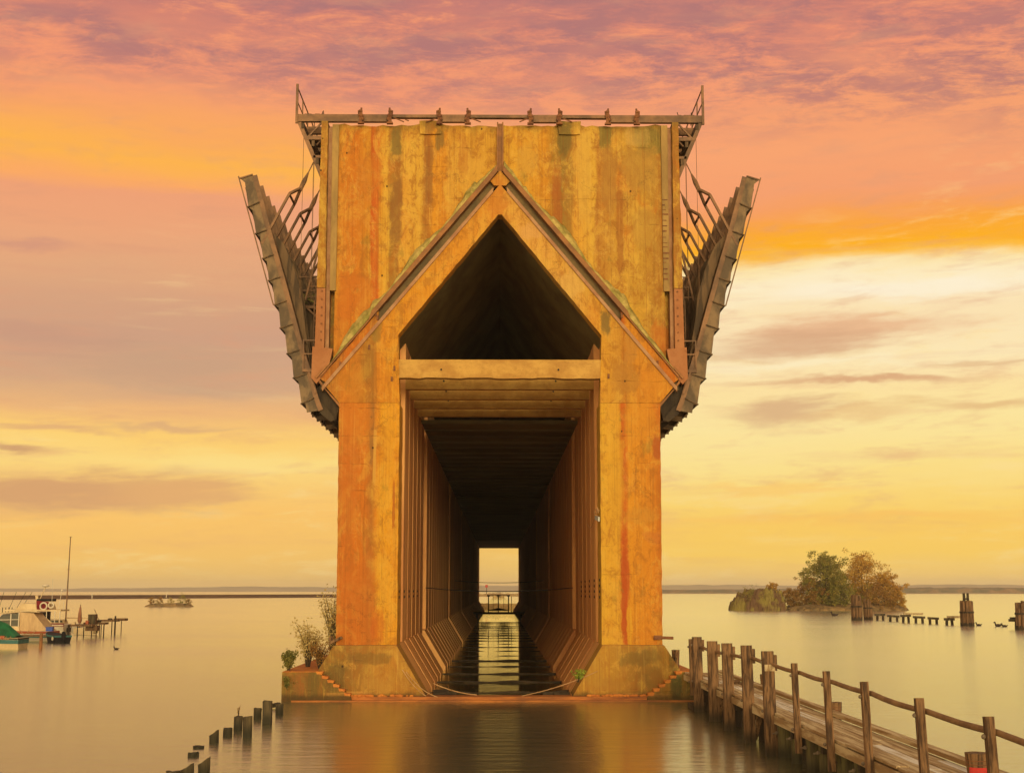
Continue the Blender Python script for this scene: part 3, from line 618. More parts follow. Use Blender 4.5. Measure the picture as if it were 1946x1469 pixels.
# footing at the front
def ffoot(s):
    rr = 30 + s
    poly = [(s * 3.53, 0.22), (s * 4.98, 2.62), (s * 7.98, 2.60), (s * 8.69, 1.50), (s * 8.69, 0.22)]
    mb = MB(); mb.prism([poly[0]] + rough_line([poly[1], poly[2]], 0.5, 0.015, rr, False) + [poly[3], poly[4]], Y0 - 0.55, Y0 + 1.6); D(mb, 'front_footing', M['foot'])
    xo = 10.38 if s < 0 else 9.42
    # landing block with broken steps
    steps = [(s * 8.70, 1.37)]
    n = 6
    for i in range(n):
        x = 8.70 - i * 0.27; z = 1.37 - i * 0.2
        steps += [(s * (x - 0.17 - 0.1 * rnd.random()), z - 0.02), (s * (x - 0.27), z - 0.2)]
    mb = MB(); mb.prism([(s * xo, 1.37)] + steps + [(s * 7.06, 0.12), (s * 7.06, -0.8), (s * xo, -0.8)], Y0 - 0.98, Y0 + 40); D(mb, 'landing_block', M['foot'])
    mb = MB(); mb.prism([(s * (xo - .02), 1.375), (s * 8.4, 1.375), (s * 8.4, 1.40), (s * (xo - .02), 1.40)], Y0 - 0.95, Y0 + 40); D(mb, 'landing_top', M['step'])
    for i in range(n):
        x = 8.70 - i * 0.27; z = 1.37 - i * 0.2
        mb = MB(); mb.prism(rough_line([(s * (x + 0.06), z + 0.05), (s * (x - 0.26), z + 0.01), (s * (x - 0.24), z - 0.11), (s * (x + 0.02), z - 0.09)], 0.1, 0.02, i * 3 + 5), Y0 - 1.0, Y0 - 0.5)
        D(mb, 'broken_step', M['step'])
both(ffoot)
mb = MB(); mb.box(-8.7, 8.7, Y0 - 0.75, Y0 + 0.3, -0.8, 0.21); D(mb, 'sill', M['ledge'])
mb = MB(); mb.box(-9.9, 9.3, Y0 - 1.06, Y0 - 0.7, -0.8, 0.06); D(mb, 'lower_sill', M['ledge'])
# rubble line along the sill
mb = MB(); rr = random.Random(5)
for i in range(90):
    x = rr.choice((-1, 1)) * rr.uniform(4.2, 7.4); r = rr.uniform(0.03, 0.10); y = Y0 - 0.62 + rr.uniform(-.12, .06)
    mb.ball((x, y, 0.22 + r * 0.3), r * 1.5, r, r * 0.8, 6, 4)
D(mb, 'rubble_line', M['step'])
# tie beams across the channel
t0 = None
for i in range(20):
    y = 69.4 + i * 7.75
    if t0 is None:
        mb = MB(); pts = [(x, y + 0.12 * math.sin(x * 1.3), 0.0 + 0.03 * math.sin(x * 2.1)) for x in [-4.2 + q * 0.6 for q in range(15)]]
        mb.tube(pts, 0.055, 8, 0.15, random.Random(2)); t0 = D(mb, 'tie_beam', M['dark'])
    else:
        c = t0.copy(); scene.collection.objects.link(c); c.parent = dock; c.location = (0.1 * math.sin(i * 2.1), y - 69.4 + rnd.uniform(-.5, .5), rnd.uniform(-0.05, 0.05)); c.rotation_euler = (0, 0, rnd.uniform(-.015, .015))
# debris and floor sill in the mouth
mb = MB()
for x, y, a in ((-3.0, 67, .1), (-2.6, 66.4, -.2), (3.0, 66.8, .15), (2.5, 67.6, -.1), (3.2, 68.5, .05), (-3.1, 69, 0)):
    mb.bar((x - .3, y, 0.1), (x + .5, y + a, 0.14), 0.18, 0.16)
D(mb, 'loose_timber', M['dark'])
# holes in the walls for cable (rows of ports), stub pipe, tube light, cables
mb = MB()
for k in range(5):
    for s in (-1, 1):
        for q in range(4 if s > 0 else 2):
            mb.ball((s * 4.99, Y0 + 0.9 + k * BAY, 4.9 + q * 0.28), 0.04, 0.09, 0.08, 8, 5)
D(mb, 'port_hole', M['black'])
mb = MB(); a = Vector((4.95, 67.9, 8.95)); b = Vector((4.93, 65.2, 8.72)); mb.bar(a, b, 0.07, 0.22); D(mb, 'tube_fixture', M['tube'])
mb = MB()
for yy in (67.8, 66.4, 65.4): mb.tube([(4.98, yy, 9.1), (4.9, yy, 9.25), (4.86, yy - .2, 9.3), (4.9, yy - .35, 9.0)], 0.02, 5)
mb.tube([(4.9, 67.9 + q * 0.7, 8.9 - 0.35 * math.sin(min(1, q / 8) * math.pi)) for q in range(9)], 0.015, 5)
D(mb, 'hanging_wire', M['cable'])
mb = MB(); p = atY(1245, 1211, Y0 - .1); q = atY(1278, 1211, Y0 - .1); mb.tube([(p.x, Y0 - 0.1, p.z), (q.x, Y0 - 0.1, q.z - .03)], 0.075, 10); mb.box(p.x - .1, p.x + .25, Y0 - 0.2, Y0 + .05, p.z - .1, p.z + .1); D(mb, 'stub_pipe', M['rust'])
def rope(p0, p1, sag, r=0.018, n=14):
    p0 = Vector(p0); p1 = Vector(p1); return [p0.lerp(p1, i / n) - Vector((0, 0, sag * 4 * (i / n) * (1 - i / n))) for i in range(n + 1)]
mb = MB(); mb.tube(rope(atY(763, 1272, 64.4), atY(808, 1322, 64.35), 0.15), 0.022, 6); mb.tube(rope(atY(770, 1276, 64.4), atY(830, 1324, 64.25), 0.2), 0.02, 6)
mb.tube(rope(atY(822, 1298, 64.6), atY(905, 1320, 64.3), 0.1), 0.022, 6); mb.tube(rope(atY(1134, 1275, 64.4), atY(990, 1322, 64.4), 0.12), 0.02, 6)
D(mb, 'mooring_cable', M['cable'])
for s in (-1, 1):      # cables across the mouth inside
    mb = MB()
    for y, z in ((90, 5.4), (150, 6.3)): mb.tube(rope((-5, y, z), (5, y, z), 0.25), 0.03, 5)
    if s > 0: D(mb, 'cross_cable', M['black'])
# ---- top deck: beams, brackets, handrails
def deck_frame(y, front=False):
    mb = MB(); mb.box(-10.56, 10.60, y, y + 0.28, 29.44, 29.60)
    for a, b in ((563, 742), (833, 890), (1006, 1066), (1156, 1337)):
        xa, xb = atY(a, 225, 65).x - CX, atY(b, 225, 65).x - CX
        mb.box(xa, xb, y + 0.01, y + 0.26, 29.22, 29.45)
    for s in (-1, 1):
        mb.bar((s * 10.46, y + .14, 29.3), (s * 9.18, y + .14, 26.25), 0.2, 0.12, up=(0, 1, 0))
        mb.bar((s * 9.2, y + .14, 28.35), (s * 10.1, y + .14, 28.35), 0.16, 0.2)
        mb.bar((s * 9.25, y + .14, 29.2), (s * 10.05, y + .14, 28.3), 0.08, 0.1, up=(0, 1, 0))
        mb.bar((s * 9.2, y + .14, 27.35), (s * 9.65, y + .14, 27.35), 0.12, 0.14)
    return mb
d0 = D(deck_frame(Y0 + 0.05), 'deck_beam', M['steel'])
for k in range(1, 60):
    c = d0.copy(); scene.collection.objects.link(c); c.parent = dock; c.location = (0, 1.85 * k, 0)
for s in (-1, 1):
    mb = MB()
    for xx, zz in ((10.3, 29.15), (9.75, 28.2), (9.5, 27.25)): mb.box(s * xx, s * (xx - 0.15), Y0 + .1, Y0 + 108, zz - 0.3, zz)
    mb.box(s * 9.35, s * 10.3, Y0 + 2.2, Y0 + 108, 29.12, 29.2)
    D(mb, 'deck_stringer', M['chute_in'])
    mb = MB(); mb.box(s * 10.60, s * 10.48, Y0 - .02, Y0 + .1, 29.1, 31.22)
    for k in range(1, 20): mb.box(s * 10.56, s * 10.50, Y0 + 1.85 * k, Y0 + 1.85 * k + .07, 29.5, 31.05)
    mb.tube([(s * 10.53, Y0, 31.05), (s * 10.53, Y0 + 37, 31.05)], 0.035, 6); mb.tube([(s * 10.53, Y0, 30.3), (s * 10.53, Y0 + 37, 30.3)], 0.03, 6)
    D(mb, 'handrail', M['steel'])
    mb = MB(); rr = random.Random(40 + s)
    for i in range(5 if s < 0 else 2):
        x = s * rr.uniform(8.9, 10.2); mb.tube([(x, Y0 + .5 + i * .8, 29.5), (x + rr.uniform(-.25, .25), Y0 + .5 + i * .8, 29.5 + rr.uniform(.35, .9))], 0.022, 5)
    for i in range(7): x = s * rr.uniform(8.8, 10.3); mb.ball((x, Y0 + .3, 29.62), .14, .14, .09, 6, 4)
    D(mb, 'deck_debris', M['dark'])
# rail chairs
ch = None
for i, px in enumerate((686, 741, 835, 889, 1008, 1063, 1155, 1210)):
    x = atY(px, 222, 65).x - CX
    if ch is None:
        mb = MB(); x0 = x
        mb.box(x - .16, x + .16, Y0 - .12, Y0 + .1, 29.06, 29.14); mb.box(x - .09, x + .07, Y0 - .1, Y0 + .06, 29.12, 29.8)
        mb.ball((x, Y0 - .06, 29.5), .15, .1, .12, 7, 5); mb.ball((x - .03, Y0 - .06, 29.72), .12, .1, .08, 7, 5); mb.tube([(x, Y0 - .03, 29.6), (x + .02, Y0 - .03, 29.92)], .05, 6)
        mb.ball((x + .08, Y0 - .08, 29.32), .1, .08, .1, 7, 5); mb.tube([(x - .12, Y0 - .03, 29.5), (x - .14, Y0 - .03, 29.78)], .03, 6)
        ch = D(mb, 'rail_chair', M['rust'])
    else:
        c = ch.copy(); scene.collection.objects.link(c); c.parent = dock
        m_ = -1 if i % 2 else 1; c.scale = (m_, 1, 1); c.location = (x - x0 * m_, 0, 0)
mb = MB()
for a, b in (((775, 229), (768, 226)), ((745, 222), (766, 231)), ((828, 224), (808, 231)), ((893, 224), (912, 231)), ((1002, 224), (986, 231)), ((1067, 224), (1086, 231))):
    p = atY(*a, Y0); q = atY(*b, Y0); mb = MB(); mb.bar((p.x, Y0 + .1, p.z), (q.x, Y0 + .1, q.z), .05); D(mb, 'tie_rod', M['rust'])
# ---- ore chutes
OUT = [(457, 340), (472, 394), (486.6, 445), (500, 492), (511, 534), (522, 580), (533, 624), (546, 673), (558, 719), (573, 768), (583, 784)]
INN = [(480.5, 334), (493.5, 385), (507, 438), (520.5, 484.5), (532.6, 527), (545, 572), (557, 616.5), (570, 665), (584, 710), (597, 756), (606, 780)]
def xz(p, Y=65.3): q = atY(p[0], p[1], Y); return (-(q.x - CX), q.z)       # mirrored to the +x side
OUT = [xz(p) for p in OUT]; INN = [xz(p) for p in INN]
CW = 1.9
def chute_parts(s, y):
    par = empty('ore_chute', (0, 0, 0)); par.parent = dock
    def P_(mb, name, mat): o = mb.build(name, mat, par, off=(0, Y0, 0)); sub(par, o); return o
    prof = []
    for i in range(len(OUT)):
        o, n_ = OUT[i], INN[i]; prof.append((s * o[0], o[1]))
        if i < len(OUT) - 1:      # saw-tooth: steps in under each rib
            o2, n2 = OUT[i + 1], INN[i + 1]; t = 0.16; q = 0.26
            ax = o[0] + (o2[0] - o[0]) * t; az_ = o[1] + (o2[1] - o[1]) * t; bx = n_[0] + (n2[0] - n_[0]) * t; bz = n_[1] + (n2[1] - n_[1]) * t
            prof.append((s * (ax + (bx - ax) * q), az_ + (bz - az_) * q))
    side = prof + [(s * a, b) for a, b in INN[::-1]]
    for yy in (y, y + CW - 0.04):
        mb = MB(); mb.prism(side, yy, yy + 0.04); P_(mb, 'side_plate', M['chute'])
    mb = MB()      # trough floor
    mid = [(o[0] + (n_[0] - o[0]) * 0.30, o[1] + (n_[1] - o[1]) * 0.30) for o, n_ in zip(OUT, INN)]
    fl = [(s * a, b) for a, b in mid] + [(s * (a - 0.05), b - 0.02) for a, b in mid[::-1]]
    mb.prism(fl, y + 0.04, y + CW - 0.04); P_(mb, 'trough_floor', M['chute_in'])
    for i in range(1, len(OUT) - 1):
        mb = MB(); o, n_ = OUT[i], INN[i]; dx, dz = n_[0] - o[0], n_[1] - o[1]
        a = (s * (o[0] - dx * 0.06), y - 0.05, o[1] - dz * 0.06 + .0); b = (s * (n_[0] + dx * 0.02), y - 0.05, n_[1])
        mb.bar(a, b, 0.11, 0.05, up=(0, 0, 1))
        c_ = (s * (o[0] + dx * .1), y - 0.04, o[1] + dz * .1); mb.bar(c_, (c_[0], y + CW + .04, c_[2]), 0.22, 0.05)
        P_(mb, 'cross_rib', M['chute_in'])
    for yy in (y, y + CW):
        mb = MB()
        for i in range(len(INN) - 1):
            a, b = INN[i], INN[i + 1]
            mb.bar((s * (a[0] - .1), yy + (.0 if yy == y else -0.1), a[1]), (s * (b[0] - .1), yy + (.0 if yy == y else -0.1), b[1]), 0.24, 0.10, up=(0, 1, 0))
        P_(mb, 'edge_flange', M['steel'])
    mb = MB(); a, b = OUT[0], OUT[5]
    for yy in (y - 0.03, y + CW): mb.bar((s * (a[0] + .1), yy, a[1] + .12), (s * (b[0] + .06), yy, b[1]), 0.06, 0.06)
    mb.bar((s * (a[0] + .05), y - .03, a[1]), (s * INN[0][0], y - .03, INN[0][1] + .04), 0.09, 0.07)
    P_(mb, 'truss_rod', M['steel'])
    # inner door / hopper mass behind flange
    mb = MB(); poly = []
    for i, (a, b) in enumerate(INN[2:]):
        poly.append((s * (a - 0.25), b))
    inner = [(11.15, 22.9), (10.6, 21.6), (10.2, 20.3), (9.95, 18.5), (9.6, 16.5), (8.95, 14.9)]
    poly = poly + [(s * a, b) for a, b in inner[::-1]]
    mb.prism(rough_line(poly, 0.5, 0.03, 3), y + 0.55, y + 0.65); mb.prism(poly, y + CW - .3, y + CW - .22)
    P_(mb, 'apron_plate', M['chute_in'])
    mb = MB(); mb.prism([(s * 8.9, 15.6), (s * 9.45, 15.2), (s * 8.75, 13.9), (s * 8.25, 13.75), (s * 8.1, 14.4)], y + 0.3, y + 1.7)
    mb.prism([(s * 9.3, 14.6), (s * 9.0, 14.0), (s * 8.5, 13.6), (s * 8.2, 13.7), (s * 8.9, 14.5)], y + 0.05, y + .12)
    P_(mb, 'hinge_box', M['dark'])
    # hoist bail
    mb = MB(); yc = y + CW / 2; lug = Vector((s * 10.42, yc, 26.0)); lt = Vector((s * 10.05, yc, 26.85))
    for yy in (y + .05, y + CW - .1):
        k1 = Vector((s * 10.86, yy, 25.42)); foot = Vector((s * 12.2, yy, 22.75))
        mb.bar(lug, k1, 0.12, 0.14, up=(0, 1, 0)); mb.bar(k1, foot, 0.12, 0.14, up=(0, 1, 0))
    mb.bar((s * 10.86, y + .05, 25.38), (s * 10.86, y + CW - .1, 25.38), 0.09, 0.09)
    mb.tube([lug - Vector((s * -.05, 0, .12)), lug.lerp(lt, .45), lt], [0.11, 0.13, 0.04], 8)
    mb.tube([lt, (s * 9.75, yc, 27.5)], 0.03, 6)
    P_(mb, 'hoist_bail', M['steel'])
    mb = MB(); mb.tube([(s * 10.25, y + .4, 29.2), (s * 10.25, y + .4, 20.0)], 0.012, 4); mb.tube([(s * 9.75, y + .9, 29.2), (s * 9.75, y + .9, 20.0)], 0.012, 4)
    P_(mb, 'chain', M['steel'])
    # pinned frame posts along the wall
    return par
for s in (-1, 1):
    par = chute_parts(s, Y0 + 0.3)
    for k in range(1, 22):
        c = dup(par, dock); c.location = (0, BAY * k, 0)
# service platforms beside the bin
def platform(s, y, x1, z, h, debris):
    par = empty('service_platform', (0, 0, 0)); par.parent = dock
    def P_(mb, name, mat): o = mb.build(name, mat, par, off=(0, Y0, 0)); sub(par, o); return o
    x0 = 9.25
    mb = MB(); mb.box(s * x0, s * x1, y, y + 1.3, z - .16, z); mb.bar((s * (x0 + .55 * (x1 - x0)), y + .05, z - .1), (s * x0, y + .05, z - 1.25), .07, .09); P_(mb, 'platform_deck', M['steel'])
    mb = MB()
    for yy in (y, y + 1.25): mb.bar((s * (x1 - .04), yy, z), (s * (x1 - .04), yy, z + h), .07)
    for q in (h, h * .52): mb.bar((s * x0, y, z + q), (s * x1, y, z + q), .06); mb.bar((s * (x1 - .04), y, z + q), (s * (x1 - .04), y + 1.25, z + q), .06)
    P_(mb, 'guard_rail', M['steel'])
    if debris:
        mb = MB(); rr = random.Random(9)
        for i in range(9): mb.bar((s * rr.uniform(x0, x1), y + rr.uniform(.1, .9), z + rr.uniform(0, .2)), (s * rr.uniform(x0, x1), y + rr.uniform(.1, .9), z + rr.uniform(.3, 1.0)), .07, .05)
        for i in range(150):
            c = Vector((s * rr.uniform(x0 + .1, x1 - .1), y + rr.uniform(0, .8), z + abs(rr.gauss(0, .28)))); a = rr.uniform(0, 6.28); q = .09
            mb.add([c + Vector((q * math.cos(a), 0, q * math.sin(a))), c + Vector((0, q, 0)), c - Vector((q * math.cos(a), 0, q * math.sin(a)))], [(0, 1, 2)])
        P_(mb, 'debris_heap', M['leaf_shrub'])
platform(-1, Y0 + 4.2, 11.4, 20.4, 1.55, True)
platform(-1, Y0 + 0.15, 9.95, 16.25, 1.45, False)
platform(1, Y0 + 0.15, 9.95, 16.25, 1.45, False)
# trussed frames against the wall (left, behind the pilaster) and ladder
for s in (-1, 1):
    mb = MB()
    for k in range(8):
        y = Y0 + 3.0 + k * BAY
        mb.bar((s * 9.3, y, 25.0), (s * 10.3, y, 20.4), .1, .12, up=(0, 1, 0)); mb.bar((s * 9.5, y + .8, 25.0), (s * 9.9, y + .8, 20.4), .08, .08)
        for q in range(8): mb.bar((s * 9.25, y, 20.6 + q * .55), (s * (9.42 + (8 - q) * .1), y, 20.6 + q * .55), .05, .05)
    D(mb, 'hoist_frame', M['steel'])
    mb = MB()
    for xx in (9.38, 9.75): mb.bar((s * xx, Y0 + 2.5, 16.2), (s * xx, Y0 + 2.5, 20.3), .05)
    for q in range(13): mb.bar((s * 9.38, Y0 + 2.5, 16.4 + q * .31), (s * 9.75, Y0 + 2.5, 16.4 + q * .31), .04)
    D(mb, 'ladder', M['steel'])
# fallen timber leaning on the left footing
mb = MB(); a = atY(625, 1222, 64.5); b = atY(648, 1211, 64.3); mb.bar(a, b, .14, .12); a = atY(626, 1210, 64.7); b = atY(632, 1222, 64.6); mb.bar(a, b, .1, .2)
D(mb, 'leaning_plank', M['wood'])
# ------------------------------------------------------------------ foliage
def leaves(mb, c, rx, ry, rz, n, size, rr, shell=0.55):
    for _ in range(n):
        while True:
            d = Vector((rr.uniform(-1, 1), rr.uniform(-1, 1), rr.uniform(-1, 1)))
            if 0.02 < d.length <= 1: break
        d = d.normalized() * (shell + (1 - shell) * rr.random()) if rr.random() < .75 else d
        p = Vector((c[0] + d.x * rx, c[1] + d.y * ry, c[2] + d.z * rz)); s = size * rr.uniform(.6, 1.4)
        a = Vector((rr.gauss(0, 1), rr.gauss(0, 1), rr.gauss(0, .7))).normalized(); b = a.cross(Vector((rr.gauss(0, 1), rr.gauss(0, 1), rr.gauss(0, 1)))).normalized()
        mb.add([p - a * s * .5, p + b * s * .32, p + a * s * .5, p - b * s * .32], [(0, 1, 2, 3)])
def tree(name, base, H, W, lm, label, cat, seed, group=None, dens=1.0, size=.42, low=0.18, clumps=26, top=1.0):
    rr = random.Random(seed); base = Vector(base)
    root = empty(name, base, label, cat, group); tb = MB(); cb = MB()
    trunk = [Vector((0, 0, -.3)), Vector((rr.uniform(-.2, .2), 0, H * .2)), Vector((rr.uniform(-.4, .4), 0, H * .5)), Vector((rr.uniform(-.5, .5), 0, H * .85))]
    tb.tube(trunk, [H * .028, H * .022, H * .013, H * .004], 8)
    for i in range(clumps):
        t = low + (1 - low) * (i + .5) / clumps; prof = math.sin(math.pi * min(1, (t * .92 + .06)) ** 0.9) ** .6
        a = i * 2.4 + rr.uniform(-.5, .5); rad = W * .5 * prof * rr.uniform(.35, .95) * (1 if i < clumps - 2 else .2)
        c = Vector((math.cos(a) * rad, math.sin(a) * rad, H * t * .93 * top)); s0 = trunk[1].lerp(trunk[3], max(0, min(1, t - .15)))
        m1 = s0.lerp(c, .5) + Vector((0, 0, -.04 * H)); tb.tube([s0, m1, c], [H * .009, H * .006, H * .002], 5)
        r = W * rr.uniform(.13, .21); leaves(cb, c, r, r, r * .75, int(110 * dens), size, rr, .3)
        for q in range(3):
            c2 = c + Vector((rr.gauss(0, r), rr.gauss(0, r), rr.gauss(0, r * .7))); tb.tube([c, c2], [H * .002, H * .001], 4); leaves(cb, c2, r * .5, r * .5, r * .45, int(30 * dens), size * .9, rr, .2)
    tb.build('trunk', M['bark'], root, True); cb.build('crown', lm, root); return root
def shrub(name, base, H, W, lm, label, seed, n=500, size=.09, cat='shrub', group=None, stems=9, lean=0.0):
    rr = random.Random(seed); root = empty(name, base, label, cat, group); sb = MB(); lb = MB()
    for i in range(stems):
        a = rr.uniform(0, 6.28); tip = Vector((math.cos(a) * W * .5 * rr.uniform(.2, 1) + lean * H, math.sin(a) * W * .35, H * rr.uniform(.55, 1)))
        m1 = Vector((tip.x * .4, tip.y * .4, tip.z * .6)); sb.tube([(tip.x * .1, tip.y * .1, -.05), m1, tip], [.02 * H ** .5, .014 * H ** .5, .004], 5)
        for q in range(n // stems):
            t = rr.uniform(.25, 1.05); p = (m1 * t * 2 if t < .5 else m1.lerp(tip, (t - .5) * 2)) + Vector((rr.gauss(0, W * .07), rr.gauss(0, W * .07), rr.gauss(0, H * .05)))
            s = size * rr.uniform(.5, 1.4); u = Vector((rr.gauss(0, 1), rr.gauss(0, 1), rr.gauss(0, .8))).normalized(); v = u.cross(Vector((rr.gauss(0, 1), rr.gauss(0, 1), rr.gauss(0, 1)))).normalized()
            lb.add([p - u * s * .6, p + v * s * .3, p + u * s * .6, p - v * s * .3], [(0, 1, 2, 3)])
    sb.build('stem', M['bark'], root); lb.build('foliage', lm, root); return root
p = atY(552, 1276, 65.5); shrub('shrub', (p.x, 65.0, 1.35), .95, 1.0, M['leaf_shrub'], 'low green shrub on the left corner of the landing block', 1, 900, .13)
shrub('shrub', (p.x + .05, 64.1, .45), .8, .75, M['leaf_shrub'], 'dark green tuft hanging down the outer face of the landing block', 2, 300, .11, stems=7)
p = atY(585, 1262, 68); shrub('shrub', (p.x, 68, 1.4), 2.3, 2.3, M['leaf_pale'], 'pale airy shrub in the middle of the landing, with sky showing through', 3, 1700, .11, stems=20)
p = atY(625, 1262, 68); shrub('shrub', (p.x + .15, 68.5, 1.4), 4.0, 1.7, M['leaf_pale'], 'tall thin shrub climbing beside the left pillar', 4, 2000, .11, stems=20)
p = atY(608, 1262, 66.4); shrub('shrub', (p.x, 66.4, 1.4), 1.3, 1.2, M['leaf_mixed'], 'brown leafless bramble against the slope of the left footing', 5, 900, .09, stems=40)
p = atY(1098, 1290, 64.4); shrub('weed', (p.x, 64.35, p.z - .1), .55, .9, M['leaf_weed'], 'bright green weed growing on the right inner footing', 6, 260, .11, 'plant')
p = atY(1283, 1265, 66); shrub('weed', (p.x, 66, 1.4), 1.0, .5, M['leaf_mixed'], 'dry stalks sprouting on the right landing', 7, 60, .05, 'plant')
# ------------------------------------------------------------------ timber pier on the right
pier = empty('wooden_pier', (9.6, 45, 0), 'narrow weathered timber walkway on piles with pole handrail beside the dock', 'pier')
def PP(mb, name, mat, smooth=False): return mb.build(name, mat, pier, smooth, off=(9.6, 45, 0))
DZ = 1.36; rr = random.Random(17)
for xi, (xa, xb) in enumerate(((8.88, 9.16), (9.18, 9.46), (9.48, 9.78), (9.80, 10.08), (10.10, 10.40))):
    y = 12.0 + xi * 1.3
    while y < 63.8:
        L = rr.uniform(3.6, 5.6); y1 = min(63.8, y + L); dz = rr.uniform(-.015, .02)
        mb = MB(); j = rr.uniform(-.02, .02)
        mb.box(xa + j, xb + j, y + .02, y1 - .02, DZ - .07 + dz, DZ + dz); PP(mb, 'plank', M['plank_pale'] if rr.random() < .3 or xi == 2 and rr.random() < .5 else M['plank']); y = y1
mb = MB(); mb.box(10.36, 10.62, 26.2, 63.5, DZ + .03, DZ + .14); PP(mb, 'kerb_board', M['plank'])
mb = MB(); mb.box(8.84, 9.02, 12, 63.9, DZ - .34, DZ - .09); mb.box(10.2, 10.4, 12, 63.9, DZ - .36, DZ - .09); PP(mb, 'stringer', M['plank'])
posts = [((1311.5, 1214), (1312, 1312), .14, .14, 1), ((1324, 1210), (1326, 1330), .42, .2, 0), ((1353, 1218), (1358, 1364), .42, .2, 0), ((1381, 1222), (1391, 1383), .40, .22, 0),
         ((1418, 1226), (1427, 1403), .38, .22, 0), ((1458, 1237), (1470, 1431), .38, .22, 0), ((1509, 1260), (1518, 1407), .17, .17, 1), ((1570, 1275), (1579, 1438), .17, .17, 1),
         ((1642, 1295), (1645, 1469), .17, .17, 1), ((1746, 1326), (1757, 1500), .17, .17, 1), ((1878, 1361), (1893, 1540), .16, .16, 1)]
rail = []
for i, (tp, bp, w, dd, thin) in enumerate(posts):
    T = atX(*tp, 8.75); B = atX(*bp, 8.75); B.y = T.y - 0.25 if thin else T.y - .3
    if not thin: B.z = -.5
    else: B.z = min(B.z, .55)
    mb = MB(); mb.bar(B, T, w, dd, up=(0, 1, 0), w2=w * .97); PP(mb, 'railing_post', M['wood'])
    rail.append((T.y, T.z - (.28 if thin else .42)))
    if not thin and i:
        mb = MB(); mb.box(8.75 + w / 2 - .01, 8.75 + w / 2 + .1, T.y - .1, T.y + .1, T.z - .62, T.z - .12); PP(mb, 'rail_cleat', M['wood'])
    if i == 5:
        mb = MB(); mb.box(8.62, 8.95, T.y - .16, T.y - .09, T.z - .85, T.z - .42); PP(mb, 'nailed_board', M['plank'])
    mb = MB()
    for q in (.35, 1.9): mb.ball((T.x - w / 2 - .02, T.y, max(.3, T.z - q)), .05, .05, .05, 6, 4)
    PP(mb, 'bolt', M['bolt'])
rail = [(16.0, 2.55)] + sorted(rail)[0:]
rail = sorted(rail); mb = MB(); pts = []
for (ya, za), (yb, zb) in zip(rail[:-1], rail[1:]):
    for q in range(4): t = q / 4; pts.append((8.92 + .02 * math.sin(ya + t * 3), ya + (yb - ya) * t, za + (zb - za) * t - .035 * math.sin(math.pi * t)))
pts.append((8.92, *rail[-1])); mb.tube(pts, 0.062, 10, .05, rr); PP(mb, 'handrail', M['pipe'], True)
piles = [((1491, 1355), .25), ((1512, 1367), .16), ((1546, 1382), .24), ((1567, 1394), .18), ((1605, 1410), .24), ((1634, 1425), .15), ((1690, 1450), .24)]
for (q, r) in piles:
    T = atX(*q, 9.15); mb = MB(); zt = min(T.z, DZ - .36)
    mb.tube([(9.15, T.y, -1), (9.15, T.y, zt * .5), (9.13, T.y, zt)], [r, r * .97, r * .93], 14, .05, rr); PP(mb, 'pile', M['pile'], False)
    mb = MB(); mb.ball((9.15 - r - .03, T.y - .05, zt - .25), .06, .06, .06, 7, 5); mb.tube([(9.15 - r - .16, T.y - .05, zt - .27), (9.15 - r + .05, T.y - .05, zt - .24)], .03, 6); PP(mb, 'bolt', M['bolt'])
y = 61.5
while y > 14:
    for xx in (9.35 if y > 43 else 9.6, 10.3):
        r = rr.uniform(.17, .22); mb = MB(); a = rr.uniform(-.08, .08); mb.tube([(xx + a, y, -1), (xx, y, DZ - .36)], [r, r * .93], 12, .06, rr); PP(mb, 'pile', M['dark'] if y > 43 else M['pile'])
    y -= rr.uniform(1.9, 2.5)
mb = MB()
for i in range(24): yy = 62 - i * 1.9; mb = MB(); mb.box(8.98, 10.2, yy, yy + .25, DZ - .6, DZ - .36); PP(mb, 'cross_cap', M['dark'])
for i, (a, b) in enumerate((((1374, 1350), (1381, 1376)), ((1444, 1355), (1440, 1395)))):   # hanging splintered fender boards
    A = atX(*a, 9.02); B = atX(*b, 9.0); mb = MB(); mb.bar((9.0, A.y, .95), (8.95, A.y + .4, .12), .22, .07, w2=.05); PP(mb, 'fender_board', M['wood'])
# mossy waterline timber at the shore end
mb = MB(); mb.box(8.6, 9.7, 59.3, 60.9, -.3, .22); PP(mb, 'foot_timber', M['dark'])
